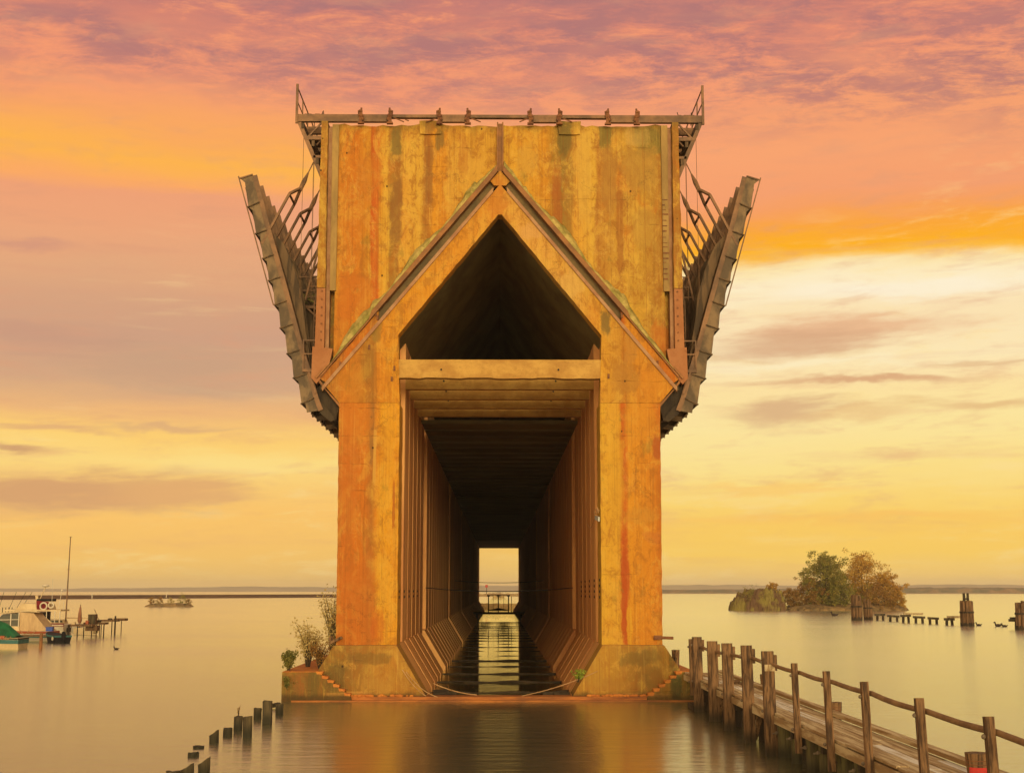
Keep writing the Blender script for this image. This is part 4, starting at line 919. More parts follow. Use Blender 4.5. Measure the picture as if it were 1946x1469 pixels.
# cut pile heads on the far side of the deck
for px, py, r, red in ((1453, 1296, .18, 0), (1587, 1345, .22, 0), (1857, 1441, .245, 1), (1284, 1249, .2, 0)):
    X_ = 10.72 if px not in (1284, 1857) else (9.1 if px == 1284 else 10.18)
    T = atX(px, py, X_); 
    if px == 1284: T = atY(px, 1242, 66.5); T.z = 2.05
    top = {1453: atX(1453, 1281, 10.72).z, 1587: atX(1587, 1334, 10.72).z, 1857: atX(1857, 1430, 10.18).z}.get(px, T.z + .25)
    mb = MB(); x_, y_ = T.x, T.y; mb.tube([(x_, y_, -1), (x_, y_, top * .4), (x_, y_, top * .75), (x_, y_, top)], [r * .8, r * .82, r * .86, r * 1.02], 14, .03, rr)
    o = PP(mb, 'pile_head', M['wood']); 
    mb = MB(); mb.tube([(x_, y_, top - .16), (x_, y_, top - .14)], r * 1.0, 14); mb.tube([(x_, y_, top - .24), (x_, y_, top - .22)], r * .99, 14); b_ = mb.build('iron_band', M['rust'], o, off=(0, 0, 0)); b_.matrix_parent_inverse.identity(); b_.location = (-9.6, -45, 0)
    if red:
        mb = MB(); vs = []; fs = []; n = 10
        for i in range(n + 1):
            a = math.radians(-150 + i * 9.5); rr_ = r * 1.02 + .006
            for z in (top - .58, top - .28): vs.append((x_ + rr_ * math.cos(a), y_ + rr_ * math.sin(a), z))
        for i in range(n): fs.append((2 * i, 2 * i + 2, 2 * i + 3, 2 * i + 1))
        mb.add(vs, fs); b_ = mb.build('warning_label', M['red'], o); b_.location = (-9.6, -45, 0); b_['label'] = 'small red paper label'
# rope coil and orange lichen patch on deck
mb = MB(); mb.tube([(10.0 + .25 * math.sin(t * .7), 55.2 + t * .16, DZ + .06 + .03 * math.sin(t)) for t in range(14)], .05, 6)
tag(mb.build('branch', M['wood']), 'crooked driftwood branch lying on the pier deck between the second and fourth posts', 'branch')
# ------------------------------------------------------------------ stumps in the water on the left
sg = 'old pile stumps in the water left of the dock'
stumps = [((523, 538), 1337, 1358.6, 0, 'round reddish stump nearest the dock corner, last of the row'), ((499, 516), 1331, 1375.5, 0, 'tallest squared post in the row of stumps by the dock'),
    ((481.6, 497), 1345, 1366.6, 0, 'short bolted stump just left of the tallest squared post'), ((461, 479), 1361, 1401, 0, 'reddish tall stump touching a weed-topped one'),
    ((443.7, 460.7), 1360.6, 1388, 0, 'stump with a small weed growing from its top'), ((424, 441.5), 1383, 1398.7, 0, 'low flat-topped stump left of the weed-topped one'),
    ((397.5, 415.6), 1391, 1411, .06, 'short stump with a slanting top, standing between two low ones'), ((367, 388), 1417, 1422, 0, 'barely awash stump, the thinnest sliver of the row'),
    ((357, 378), 1429, 1437.5, 0, 'very low worn stump below the thin sliver'), ((375.6, 398), 1445, 1478, .06, 'tall slant-topped stump at the bottom edge, rightmost there'),
    ((341, 367.6), 1456, 1490, .05, 'split ragged stump at the bottom edge, between two others'), ((314, 340), 1465, 1500, 0, 'leftmost stump, its top just entering the bottom edge')]
for i, ((xa, xb), yt, yb, sl, lab) in enumerate(stumps):
    B = atZ((xa + xb) / 2, yb - 1); xl = atY(xa, yb, B.y).x; xr = atY(xb, yb, B.y).x; r = (xr - xl) / 2; zt = atY(xa, yt, B.y).z; rq = random.Random(100 + i)
    mb = MB(); n = 12 if i != 1 else 4; vs = []; fs = []; levels = [-.8, -.05, zt * .5, zt * .96]
    for k, z in enumerate(levels):
        for j in range(n):
            a = 2 * math.pi * (j + .5) / n; q = r * (1.0 + rq.uniform(-.05, .05)) * (1.38 if n == 4 else 1.0)
            zz = z if k < 3 else zt + sl * 2 * math.cos(a) + rq.uniform(-.03, .02)
            vs.append((q * math.cos(a), q * math.sin(a), zz))
    vs.append((0, 0, zt - .02))
    for k in range(3):
        for j in range(n): fs.append((k * n + j, k * n + (j + 1) % n, (k + 1) * n + (j + 1) % n, (k + 1) * n + j))
    for j in range(n): fs.append((3 * n + j, 3 * n + (j + 1) % n, 4 * n))
    mb.add(vs, fs); o = mb.build('pile_stump', M['stump']); o.location = (B.x, B.y, 0); tag(o, lab, 'stump', sg)
    if i == 4: shrub('weed', (B.x, B.y, zt), .42, .22, M['leaf_mixed'], 'tiny weed rooted in the top of a pile stump', 31, 40, .05, 'plant', stems=4)
mb = MB(); p = atZ(521, 1346); mb.bar((p.x - .1, p.y, .12), (p.x + .15, p.y + .4, .16), .2, .16)
tag(mb.build('floating_log', M['stump']), 'dark log end poking out behind the stump by the dock corner', 'log')
# ------------------------------------------------------------------ pile clusters and bents on the right
def cluster(px0, px1, pt, pb, label, seed, extra=0, ragged=.0, mat=None, crown_piles=False, ry=1.0):
    B = atZ((px0 + px1) / 2, pb); xl = atY(px0, pb, B.y).x; xr = atY(px1, pb, B.y).x; H = atY(px0, pt, B.y).z; W = (xr - xl) / 2; rq = random.Random(seed)
    root = empty('pile_cluster', (B.x, B.y + W, 0), label, 'dolphin', 'timber pile clusters off the island'); r = W * .27
    for ring_, n in ((W - r, 9), (W * .35, 4)):
        for j in range(n):
            a = 2 * math.pi * j / n + .3; x, y = ring_ * math.cos(a), ring_ * math.sin(a) * ry; h = H * (1 - rq.uniform(0, ragged))
            mb = MB(); mb.tube([(x * 1.04, y * 1.04, -1), (x, y, h * .5), (x * .96, y * .96, h)], [r, r * .97, r * .9], 8, .06, rq); mb.build('pile', mat or M['wood'], root)
    if crown_piles:
        Hc = H * 1.3
        for q in (-.26, .26): mb = MB(); mb.tube([(q * W, 0, H * .8), (q * W * 1.1, 0, Hc * 1.0)], [r * .85, r * .7], 8, .1, rq); mb.build('pile', M['stump'], root)
        mb = MB(); mb.tube([(0, 0, H * 1.04), (0, 0, H * 1.10)], W * .42, 10); mb.build('binding', M['dark'], root)
    mb = MB(); mb.tube([(0, 0, H * .50), (0, 0, H * .57)], W * 1.03, 14); mb.build('binding', M['dark'], root)
    mb = MB(); mb.tube([(0, 0, -.3), (0, 0, H * .12)], W * .99, 14); mb.build('wet_band', M['dark'], root)
    return root
cluster(1621, 1642, 1130, 1178, 'tall grey pile cluster in front of the island trees, nearest their shade', 1, ragged=.25)
cluster(1644, 1661, 1136, 1177, 'broken ragged pile cluster, smaller one beside the tall grey cluster', 2, ragged=.55)
cluster(1830, 1856, 1141, 1189, 'stout banded pile cluster topped by two bound king piles', 3, ragged=.04, crown_piles=True)
cluster(1936, 1962, 1140, 1196, 'jagged pile cluster cut off by the right edge', 4, ragged=.3)
bl = ['low pile bent closest to the ragged cluster', 'second low bent out from the ragged cluster', 'third low bent, its cap touching the fourth with a long beam', 'fourth low bent, its cap sloping with a long beam', 'lone fifth low bent standing between two gaps',
      'low bent just left of the stout banded cluster']
for i, (xa, xb, pt, pb) in enumerate(((1663, 1682, 1166, 1178), (1687, 1709, 1168, 1180), (1712, 1731, 1168, 1182), (1736, 1758, 1170, 1183), (1764, 1784, 1172, 1185), (1795, 1814, 1174, 1187))):
    B = atZ((xa + xb) / 2, pb); xl = atY(xa, pb, B.y).x - B.x; xr = -xl; H = atY(xa, pt, B.y).z
    root = empty('pile_bent', (B.x, B.y, 0), bl[i], 'pile bent', 'low pile bents in a line'); rq = random.Random(i)
    mb = MB(); mb.bar((xl, 0, H - .18), (xr, 0, H - .22 + rq.uniform(-.08, .1)), .5, .36); mb.build('cap_beam', M['stump'], root)
    for q in (-.62, .62):
        mb = MB(); mb.tube([(xl * -q * 1.0, 0, -1), (xr * q * .9 + rq.uniform(-.1, .1), 0, H - .3)], .22, 8, .05, rq); mb.build('leg', M['dark'], root)
    if i in (2, 5):
        mb = MB(); mb.box(xl * .2, xr + (2.2 if i == 2 else 2.6), .3, .6, H - .02, H + .3); mb.build('beam', M['plank'], root)
p = atZ(1930, 1195); root = empty('pile_bent', (p.x, p.y, 0), 'low bent abutting the jagged cluster at the right edge', 'pile bent', 'low pile bents in a line')
mb = MB(); mb.box(-.8, 1.1, -.2, .3, 1.0, 1.35); mb.box(-.6, 1.2, 0, .3, 1.36, 1.6); mb.build('cap_beam', M['stump'], root); mb = MB(); mb.tube([(0, 0, -1), (.1, 0, 1.0)], .16, 8); mb.build('leg', M['dark'], root)
# ------------------------------------------------------------------ islands
def mound(name, cx, cy, rx, ry, h, mat, label=None, cat=None, kind=None, seed=0, flat=.5, rough=.25, nx=56, ny=30, skew=0):
    mb = MB(); vs = []; fs = []
    for j in range(ny + 1):
        for i in range(nx + 1):
            u = -1.12 + 2.24 * i / nx; v = -1.12 + 2.24 * j / ny; d = (abs(u) ** 2.6 + abs(v) ** 2.6) ** (1 / 2.6)
            n = mnoise.fractal(Vector((u * 2.6 + seed, v * 2.6, seed)), 0.7, 2.1, 7)
            e = 1 - d + n * rough * .28; z = -1.0 if e <= 0 else h * min(1, (e / flat)) ** .55 * (1 + n * rough) * (1 + skew * u)
            vs.append((cx + u * rx + n * rx * .04, cy + v * ry, z if e > 0 else -.8))
    for j in range(ny):
        for i in range(nx): a = j * (nx + 1) + i; fs.append((a, a + 1, a + nx + 2, a + nx + 1))
    mb.add(vs, fs); o = mb.build(name, mat, off=(cx, cy, 0)); o.location = (cx, cy, 0); tag(o, label, cat, None, kind); return o
Yi = 342.0; k_ = Yi / F * 1.012
def IX(px): return atY(px, 1150, Yi).x
mound('rock_outcrop', IX(1446), Yi + 5, (IX(1500) - IX(1398)) / 2 * 1.02, 6, 4.6, M['isle_rock'], 'blocky lichen-covered rock outcrop at the left end of the island', 'rock', seed=3, flat=.34, rough=.42, nx=120, ny=50, skew=.15)
mound('island', IX(1612), Yi + 6, (IX(1735) - IX(1494)) / 2, 10, 1.5, M['rock'], kind='structure', seed=8, flat=.3, rough=.3)
def IT(px, dy=0): return (IX(px), Yi + 4 + dy, .7)
tree('tree', IT(1577), 13.9, 11.6, M['leaf_green'], 'big rounded green tree in the middle of the island', 'tree', 11, 'island trees', 1.5, .44, .04, 44)
tree('tree', IT(1653, 3), 14.2, 12.0, M['leaf_orange'], 'tallest orange autumn tree on the island, limbs showing', 'tree', 12, 'island trees', 1.0, .42, .16, 40)
tree('tree', IT(1604, -1), 8.6, 11.0, M['leaf_green'], 'dark green lower tree between the green and the orange tree', 'tree', 13, 'island trees', 1.2, .40, .02, 26)
tree('tree', IT(1546, 0), 8.0, 8.0, M['leaf_mixed'], 'brownish bushy tree on the left shoulder of the green tree', 'tree', 14, 'island trees', 1.2, .38, .02, 22)
tree('tree', IT(1690, 1), 9.0, 10.0, M['leaf_orange'], 'orange bushy tree right of the tallest orange tree', 'tree', 15, 'island trees', 1.3, .40, .02, 26)
tree('tree', IT(1672, -3), 5.4, 9.5, M['leaf_mixed'], 'dark mixed bush below the orange trees at the water edge', 'tree', 16, 'island trees', 1.3, .36, .02, 20)
tree('tree', IT(1714, 0), 5.0, 5.0, M['leaf_orange'], 'small red-orange bush at the right tip of the island', 'tree', 17, 'island trees', 1.2, .32, .02, 14)
tree('tree', IT(1508, 1), 5.2, 4.2, M['leaf_mixed'], 'small dark round tree in the gap next to the rock outcrop', 'tree', 18, 'island trees', 1.0, .32, .05, 12)
tree('tree', IT(1524, 2), 4.0, 6.0, M['leaf_mixed'], 'low russet bushes filling the gap by the rock outcrop', 'tree', 19, 'island trees', 1.2, .32, .02, 14)
tree('tree', (IX(1475), Yi + 4, 4.6), 2.6, 3.2, M['leaf_orange'], 'wispy red sapling growing on top of the rock outcrop', 'tree', 20, 'island trees', .6, .26, .4, 9)
tree('tree', (IX(1432), Yi + 2, 2.2), 2.6, 8.5, M['leaf_green'], 'low green scrub spread over the rock outcrop', 'tree', 21, 'island trees', .6, .26, .2, 10)
Yl = 417.0
mound('islet', atY(316, 1150, Yl).x, Yl + 3, 7.3, 4, .9, M['rock'], kind='structure', seed=5, flat=.3, rough=.35)
for i, (px, h, w, lm, lb) in enumerate(((284, 2.6, 2.6, 'leaf_mixed', 'leftmost twiggy bush on the low islet left of the dock'), (300, 2.7, 2.6, 'leaf_mixed', 'second bare bush on the low islet left of the dock'),
        (320, 2.4, 2.4, 'leaf_pale', 'third, palest bush on the low islet left of the dock'), (342, 3.5, 3.6, 'leaf_green', 'largest and greenest bush on the low islet left of the dock'), (354, 2.0, 2.0, 'leaf_mixed', 'rightmost stub of a bush on the low islet left of the dock'))):
    tree('bush', (atY(px, 1150, Yl).x, Yl + 3, .5), h, w, M[lm], lb, 'bush', 50 + i, 'bushes on the islet', .45, .22, .1, 10)
# ------------------------------------------------------------------ breakwater and far land
bwr = empty('breakwater', (-200, 850, 0), 'long low brown breakwater wall crossing the harbour behind the boats', 'breakwater')
mb = MB(); A = Vector((-330, 700)); B_ = Vector((-118, 965)); C_ = Vector((60, 1190))
dirv = (B_ - A).normalized(); nrm = Vector((-dirv.y, dirv.x)) * 3
mb.zprism([tuple(A - nrm), tuple(B_ - nrm), tuple(B_ + nrm), tuple(A + nrm)], -1, 2.25); mb.build('wall', M['bwall'], bwr, off=(-200, 850, 0))
mb = MB(); rq = random.Random(6)
for i in range(420):
    t = rq.random(); c = B_.lerp(C_, t); s = rq.uniform(.8, 2.2); mb.ball((c.x + rq.uniform(-4, 4), c.y + rq.uniform(-4, 4), rq.uniform(-.3, 1.4)), s * 1.4, s, s * .8, 6, 4)
mb.build('rubble', M['rubble'], bwr, off=(-200, 850, 0))
p = atY(924.6, 1127, 1150); root = empty('harbour_beacon', (p.x, 1150, 1.5), 'small red harbour beacon on a mast beyond the tunnel', 'beacon')
mb = MB(); mb.tube([(0, 0, 0), (0, 0, 6)], .25, 6); mb.build('mast', M['dark'], root); mb = MB(); mb.tube([(0, 0, 6), (0, 0, 8.2)], 1.1, 10); mb.build('lantern', M['red'], root)
for i, (px, hh) in enumerate(((204, 3.4), (292, 4.2))):
    t_ = Vector((atY(px, 1133, 800).x, 800)); mb = MB(); mb.tube([(0, 0, 0), (.6 if i else 0, 0, hh)], .22, 6); o = mb.build('marker_pole', M['white']); o.location = (t_.x, 770 + i * 60, .5)
    tag(o, ('straight' if not i else 'slanting') + ' white marker pole in front of the breakwater wall', 'pole')
def ridge(name, x0, x1, y, depth, hf, mat, step, kind='structure', label=None, cat=None, seed=0, base=-1):
    mb = MB(); vs = []; fs = []; n = int((x1 - x0) / step); rows = [(0, 0.0), (.12, .75), (.4, 1.0), (.75, .9), (1, .6)]
    for i in range(n + 1):
        x = x0 + (x1 - x0) * i / n; h = hf(x)
        for r_, q in rows: vs.append((x, y + depth * r_ + 6 * math.sin(i * .7) * (1 if r_ else 1), base if q == 0 else max(base + .2, h * q * (1 + .12 * mnoise.noise(Vector((x * .02, r_ * 5, seed)))))))
    m_ = len(rows)
    for i in range(n):
        for j in range(m_ - 1): fs.append((i * m_ + j, (i + 1) * m_ + j, (i + 1) * m_ + j + 1, i * m_ + j + 1))
    mb.add(vs, fs); return tag(mb.build(name, mat), label, cat, None, kind)
def X_at(px, Y): return atY(px, 1120, Y).x
ridge('far_shore', X_at(1150, 1850), X_at(2300, 1850), 1850, 260, lambda x: 1.6 + .4 * math.sin(x * .05), M['sand'], 14, seed=1)
def wood_h(x):
    t = (x - X_at(1200, 1900)) / (X_at(1750, 1900) - X_at(1200, 1900)); amp = min(1, max(.25, t))
    return (8.8 * (.55 + .45 * amp)) + 1.6 * mnoise.fractal(Vector((x * .05, 0, 2)), 1, 2, 4) * amp
ridge('woodland', X_at(1180, 1900), X_at(2300, 1900), 1900, 120, wood_h, M['far_trees'], 3, kind='stuff', label='band of autumn woodland along the far shore at right', cat='woodland', seed=2)
ridge('hills', X_at(1120, 4200), X_at(2400, 4200), 4200, 600, lambda x: 20 + 6 * mnoise.fractal(Vector((x * .0016, 3, 1)), 1, 2, 4) + 2, M['hill'], 24, seed=3)
ridge('hills', X_at(-350, 4200), X_at(1120, 4200), 4200, 600, lambda x: max(1, 9 + 8 * (x - X_at(-100, 4200)) / (X_at(700, 4200) - X_at(-100, 4200)) + 6 * mnoise.fractal(Vector((x * .0015, 8, 1)), 1, 2, 4)), M['hill'], 24, seed=4)
# ------------------------------------------------------------------ footbridge with gate deep in the tunnel
yb = 222.0; root = empty('footbridge', (CX, yb, 0), 'dark footbridge with gate frame crossing the channel inside the tunnel', 'footbridge')
def FB(mb, n, m='dark'): return mb.build(n, M[m], root)
mb = MB(); mb.box(-4.3, 4.3, -.3, 1.2, 1.25, 1.6); FB(mb, 'deck')
for s in (-1, 1):
    mb = MB(); mb.box(s * 3.9, s * 3.5, 0, .6, -.5, 1.25); FB(mb, 'support')
for x in (-1.75, -.1, 1.6):
    mb = MB(); mb.box(x - .09, x + .09, 0, .2, 1.6, 4.4); mb.box(x - .25, x + .25, 0, .2, 4.2, 4.45); FB(mb, 'gate_post')
mb = MB()
for z in (4.4, 1.95): mb.bar((-1.75, .1, z), (1.6, .1, z), .08)
for x in (-.95, .8): mb.bar((x, .1, 1.9), (x, .1, 4.4), .05)
mb.bar((-1.5, .1, 4.5), (1.4, .1, 4.5), .05); mb.prism([(-1.7, 1.95), (-.1, 2.3), (1.6, 1.95), (1.6, 1.85), (-1.7, 1.85)], .0, .1); FB(mb, 'gate_frame')
mb = MB(); mb.box(2.05, 2.15, 0, .1, 1.6, 4.2); FB(mb, 'lamp_post')
# ruined crib wall just outside the far mouth
mb = MB(); mb.prism(rough_line([(-9, -.5), (9, -.5), (9, 1.35), (-9, 1.35)], .8, .12, 4), 0, 4); o = mb.build('ruined_crib', M['rubble']); o.location = (0, 385, 0); tag(o, 'low broken stone crib seen through the far mouth of the tunnel', 'crib')
# ------------------------------------------------------------------ marina on the left
def hull_mb(L, Bm, Hh, bow=.35, keel=-.35, n=16, z0=None, z1=None, inset=0):
    """bow toward -x, stern at x=0"""
    mb = MB(); vs = []; fs = []; rows = 5
    for i in range(n + 1):
        t = i / n; x = -L * t; w = Bm / 2 * (1 if t < .45 else max(.02, math.cos((t - .45) / .55 * math.pi / 2) ** .75)); hh = Hh * (1 + bow * t * t)
        for s in (1, -1):
            for j in range(rows):
                q = j / (rows - 1); vs.append((x - (q * .5 * t ** 3), s * (w * (.72 + .28 * q) if t < .97 else w * q), keel + (hh - keel) * q))
    c = 2 * rows
    for i in range(n):
        for s in range(2):
            for j in range(rows - 1): a = i * c + s * rows + j; fs.append((a, a + c, a + c + 1, a + 1))
        fs.append((i * c, i * c + rows, (i + 1) * c + rows, (i + 1) * c)); fs.append((i * c + rows - 1, i * c + 2 * rows - 1, (i + 1) * c + 2 * rows - 1, (i + 1) * c + rows - 1))
    fs.append(tuple(range(rows)) + tuple(range(2 * rows - 1, rows - 1, -1))); mb.add(vs, fs); return mb
def stripe(L, Bm, Hh, q0, q1, bow=.35, keel=-.35, off=.03):
    mb = MB(); vs = []; fs = []; n = 16
    for i in range(n + 1):
        t = i / n; x = -L * t; w = Bm / 2 * (1 if t < .45 else max(.02, math.cos((t - .45) / .55 * math.pi / 2) ** .75)); hh = Hh * (1 + bow * t * t)
        for q in (q0, q1): vs.append((x - (q * .5 * t ** 3), -(w * (.72 + .28 * q) + off), keel + (hh - keel) * q))
        for q in (q0, q1): vs.append((x - (q * .5 * t ** 3), -(w * (.72 + .28 * q) - .02), keel + (hh - keel) * q))
    for i in range(n):
        a = i * 4; fs += [(a, a + 4, a + 5, a + 1), (a + 2, a + 3, a + 7, a + 6), (a, a + 2, a + 6, a + 4), (a + 1, a + 5, a + 7, a + 3)]
    mb.add(vs, fs); mb.box(0, .04, -Bm / 2 * (.72 + .28 * q1), Bm / 2 * (.72 + .28 * q1), keel + (Hh - keel) * q0, keel + (Hh - keel) * q1); return mb
def boat(name, px, Y, label, cat='boat', rz=0.0):
    return empty(name, (atY(px, 1200, Y).x, Y, 0), label, cat, 'boats moored at the marina', rz)
# A: white open boat under a green tarp
bt = boat('motor_boat', 45, 121, 'white motorboat with teal band, under a green tarp, at the left edge', rz=-.06)
def K(mb, n, m, smooth=False, par=None): return mb.build(n, M[m], par or bt, smooth)
K(hull_mb(7.5, 2.4, 1.0), 'hull', 'cream'); K(stripe(7.5, 2.4, 1.0, .62, .88), 'stripe', 'teal'); K(stripe(7.5, 2.4, 1.0, .9, .97, off=.05), 'rub_rail', 'black')
mb = MB(); n = 14; vs = []; fs = []
for i in range(n + 1):
    t = i / n; x = -.35 - 6.4 * t; top_ = 1.2 + 1.5 * math.sin(math.pi * min(1, t * 1.1)) ** .8
    for j in range(9): q = -1 + j / 4; vs.append((x, q * 1.22, 1.02 + (top_ - 1.02) * (1 - abs(q) ** 1.3) + .04 * math.sin(i * 1.7 + j)))
for i in range(n):
    for j in range(8): a = i * 9 + j; fs.append((a, a + 9, a + 10, a + 1))
mb.add(vs, fs); K(mb, 'tarp', 'green'); mb = MB()
mb.bar((-1.2, -1.22, 1.08), (-5.5, -1.22, 1.12), .1, .24); K(mb, 'orange_bumper', 'orange')
mb = MB()
for x in (-.6, -1.0, -1.5, -2.3): mb.tube(rope((x, -1.25, 1.15), (x - .7, -1.3, 1.1), .25), .03, 5)
K(mb, 'mooring_line', 'cable'); mb = MB(); mb.tube([(-2.1, -1.35, 1.9), (-2.1, -1.35, -.2)], .04, 6); K(mb, 'pole', 'black')
# B: small cruiser with tan camper canvas
bt = boat('cabin_cruiser', 104, 141, 'small cruiser with tan camper canvas and orange gunwale, behind the green tarp', rz=-.04)
K(hull_mb(8.6, 2.7, 1.0), 'hull', 'white'); K(stripe(8.6, 2.7, 1.0, .78, .98), 'gunwale', 'orange'); K(stripe(8.6, 2.7, 1.0, .5, .7), 'stripe', 'teal')
mb = MB(); mb.prism([(-.3, 1.02), (-1.9, 2.85), (-3.4, 2.95), (-3.3, 1.02)], -1.15, 1.15); K(mb, 'camper_canvas', 'canvas')
mb = MB(); mb.prism([(-2.9, 2.97), (-5.6, 2.8), (-5.7, 2.92), (-1.6, 3.06), (-1.5, 2.95)], -1.2, 1.2); K(mb, 'canvas_roof', 'cream')
mb = MB(); mb.prism([(-3.42, 1.5), (-3.42, 2.86), (-5.2, 2.75), (-6.4, 1.5)], -1.1, 1.1); K(mb, 'windscreen', 'glass')
mb = MB()
for y in (-1.13,):
    for a, b in (((-3.45, 1.5), (-3.45, 2.9)), ((-5.2, 2.75), (-6.5, 1.5)), ((-4.3, 2.8), (-4.3, 1.5)), ((-3.4, 2.2), (-5.9, 2.15))): mb.bar((a[0], y, a[1]), (b[0], y, b[1]), .1, .06)
K(mb, 'window_frame', 'white'); mb = MB(); mb.prism([(-3.35, 1.0), (-3.42, 1.5), (-6.6, 1.5), (-8.0, 1.2)], -1.1, 1.1); K(mb, 'foredeck', 'cream')
mb = MB()
for x in (-1.5, -2.2, -3.1): mb.tube(rope((x, -1.4, 1.1), (x - .8, -1.42, .95), .3), .035, 5)
K(mb, 'mooring_line', 'cable')
# C: flybridge cruiser with life rings
bt = boat('flybridge_cruiser', 128, 160, 'white flybridge cruiser with two life rings and a radar dome', rz=-.03)
K(hull_mb(8.8, 3.1, 1.2, .4), 'hull', 'white')
mb = MB(); mb.prism([(-3.3, 1.15), (-3.45, 2.75), (-5.2, 2.75), (-7.0, 1.3)], -1.35, 1.35); K(mb, 'cabin', 'white')
mb = MB(); mb.prism([(-3.7, 1.75), (-3.9, 2.6), (-4.85, 2.6), (-5.3, 1.75)], -1.385, 1.385); K(mb, 'side_window', 'glass')
mb = MB(); mb.box(-.4, -7.3, -1.45, 1.45, 2.76, 2.95); K(mb, 'roof', 'cream')
for x in (-.5, -1.1, -2.1): mb = MB(); mb.bar((x, -1.4, 1.1), (x, -1.4, 2.8), .08); K(mb, 'stanchion', 'white')
mb = MB(); mb.bar((-3.3, -1.4, 2.7), (-1.4, -1.4, 1.25), .12, .3); K(mb, 'cockpit_screen', 'cream'); mb = MB(); mb.box(-3.25, -2.6, -1.3, 1.3, 1.2, 2.7); K(mb, 'cabin_bulkhead', 'black')
mb = MB(); mb.prism([(-1.9, 2.96), (-2.1, 3.55), (-5.2, 3.7), (-6.0, 2.96)], -1.15, 1.15); K(mb, 'flybridge', 'cream')
mb = MB(); mb.prism([(-1.9, 2.96), (-2.0, 3.85), (-3.5, 4.0), (-3.4, 2.96)], -1.19, -1.16); K(mb, 'dodger', 'maroon'); mb = MB(); mb.box(-1.9, -3.5, -1.1, 1.0, 3.9, 4.2); K(mb, 'seat_back', 'black')
for x, z, r in ((-2.55, 3.35, .40), (-1.65, 3.45, .30)): mb = MB(); mb.ring((x, -1.3, z), r, .10); K(mb, 'life_ring', 'white', True)
mb = MB(); mb.bar((-3.7, 0, 3.6), (-3.9, 0, 4.6), .35, .3); mb.bar((-3.5, 0, 4.2), (-2.9, 0, 5.6), .08); K(mb, 'radar_arch', 'cream'); mb = MB(); mb.ball((-2.9, 0, 5.75), .45, .45, .16, 12, 6); K(mb, 'radar_dome', 'white', True)
mb = MB(); mb.tube([(-1.7, -.9, 3.0), (-1.75, -.9, 6.6)], .025, 5); mb.tube([(-.9, -.9, 3.0), (-.6, -.9, 5.1)], .03, 5); mb.ball((-.6, -.9, 5.2), .14, .14, .14, 6, 4); mb.tube([(-.2, -1.2, 2.9), (-.2, -1.2, 3.9)], .03, 5); K(mb, 'antenna', 'white')
mb = MB(); mb.box(.05, -2.4, -1.5, -1.46, .95, 1.35); K(mb, 'cockpit_cover', 'maroon')
mb = MB()
for x in (-7.2, -7.9, -8.5, -5.8): mb.bar((x, -.9 if x > -7 else -.55, 1.25), (x, -.9 if x > -7 else -.55, 2.0), .04)
mb.tube([(-5.8, -.9, 2.0), (-7.2, -.6, 2.0), (-8.5, -.5, 2.05), (-9.1, 0, 2.1)], .03, 5); K(mb, 'bow_rail', 'steel')
mb = MB(); mb.prism([(-5.35, 2.1), (-5.25, 2.65), (-6.0, 2.15), (-6.3, 1.85)], -1.2, 1.2); K(mb, 'windscreen', 'glass')
for x in (-1.0, -2.4, -4.4): mb = MB(); mb.ball((x, -1.6, .45), .13, .13, .3, 8, 6); K(mb, 'fender', 'cream', True)
mb = MB(); mb.box(.02, .3, -.35, .35, .3, .8); mb.box(.1, .25, -.08, .08, -.4, .4); K(mb, 'outboard_motor', 'black')
# D: sailing boat
bt = boat('sailing_boat', 152, 172, 'white sailing boat with one tall bare mast, farthest of the moored boats', rz=-.02)
K(hull_mb(7.5, 2.2, .95, .3), 'hull', 'white'); mb = MB(); mb.prism([(-1.8, .95), (-2, 1.5), (-4.2, 1.55), (-5.2, 1.05)], -.7, .7); K(mb, 'cabin', 'cream')
a = Vector((atY(124, 1190, 172).x, 0, 1)) - Vector((bt.location.x, 0, 0)); b = Vector((atY(134, 1020, 172).x, 0, atY(134, 1020, 172).z)) - Vector((bt.location.x, 0, 0))
mb = MB(); mb.tube([(a.x, 0, .9), (b.x, 0, b.z)], [.1, .06], 8); mb.bar((b.x - .15, 0, b.z), (b.x + .2, 0, b.z), .05); m0 = a.lerp(b, .62); mb.bar((m0.x - .2, 0, m0.z), (m0.x + .2, 0, m0.z), .06); K(mb, 'mast', 'steel')
mb = MB(); mb.bar((a.x, 0, 1.7), (a.x + 3.2, 0, 1.65), .12); K(mb, 'boom', 'canvas'); mb = MB(); mb.box(-3.6, -2.6, -.72, -.69, 1.15, 1.4); mb.box(-2.4, -2.1, -.72, -.69, 1.15, 1.4); K(mb, 'window', 'glass')
# E: dark open skiff
bt = boat('skiff', 120, 134, 'dark green open skiff with outboard motor, low between the cruiser and the dock', rz=-.05)
bt.rotation_euler.z = -.95; K(hull_mb(4.2, 1.8, .75), 'hull', 'black'); K(stripe(4.2, 1.8, .75, .84, 1.0, off=.05), 'gunwale', 'teal'); mb = MB()
for x in (-1.1, -2.2): mb.box(x, x - .3, -.8, .8, .6, .68)
K(mb, 'thwart', 'teal'); mb = MB(); mb.box(.05, .35, -.18, .18, .35, .95); mb.ball((.2, 0, 1.0), .22, .2, .16, 8, 5); mb.box(.12, .25, -.06, .06, -.4, .4); K(mb, 'outboard_motor', 'black')
mb = MB(); mb.ring((-.3, -.93, .45), .16, .05); K(mb, 'fender_ring', 'white', True)
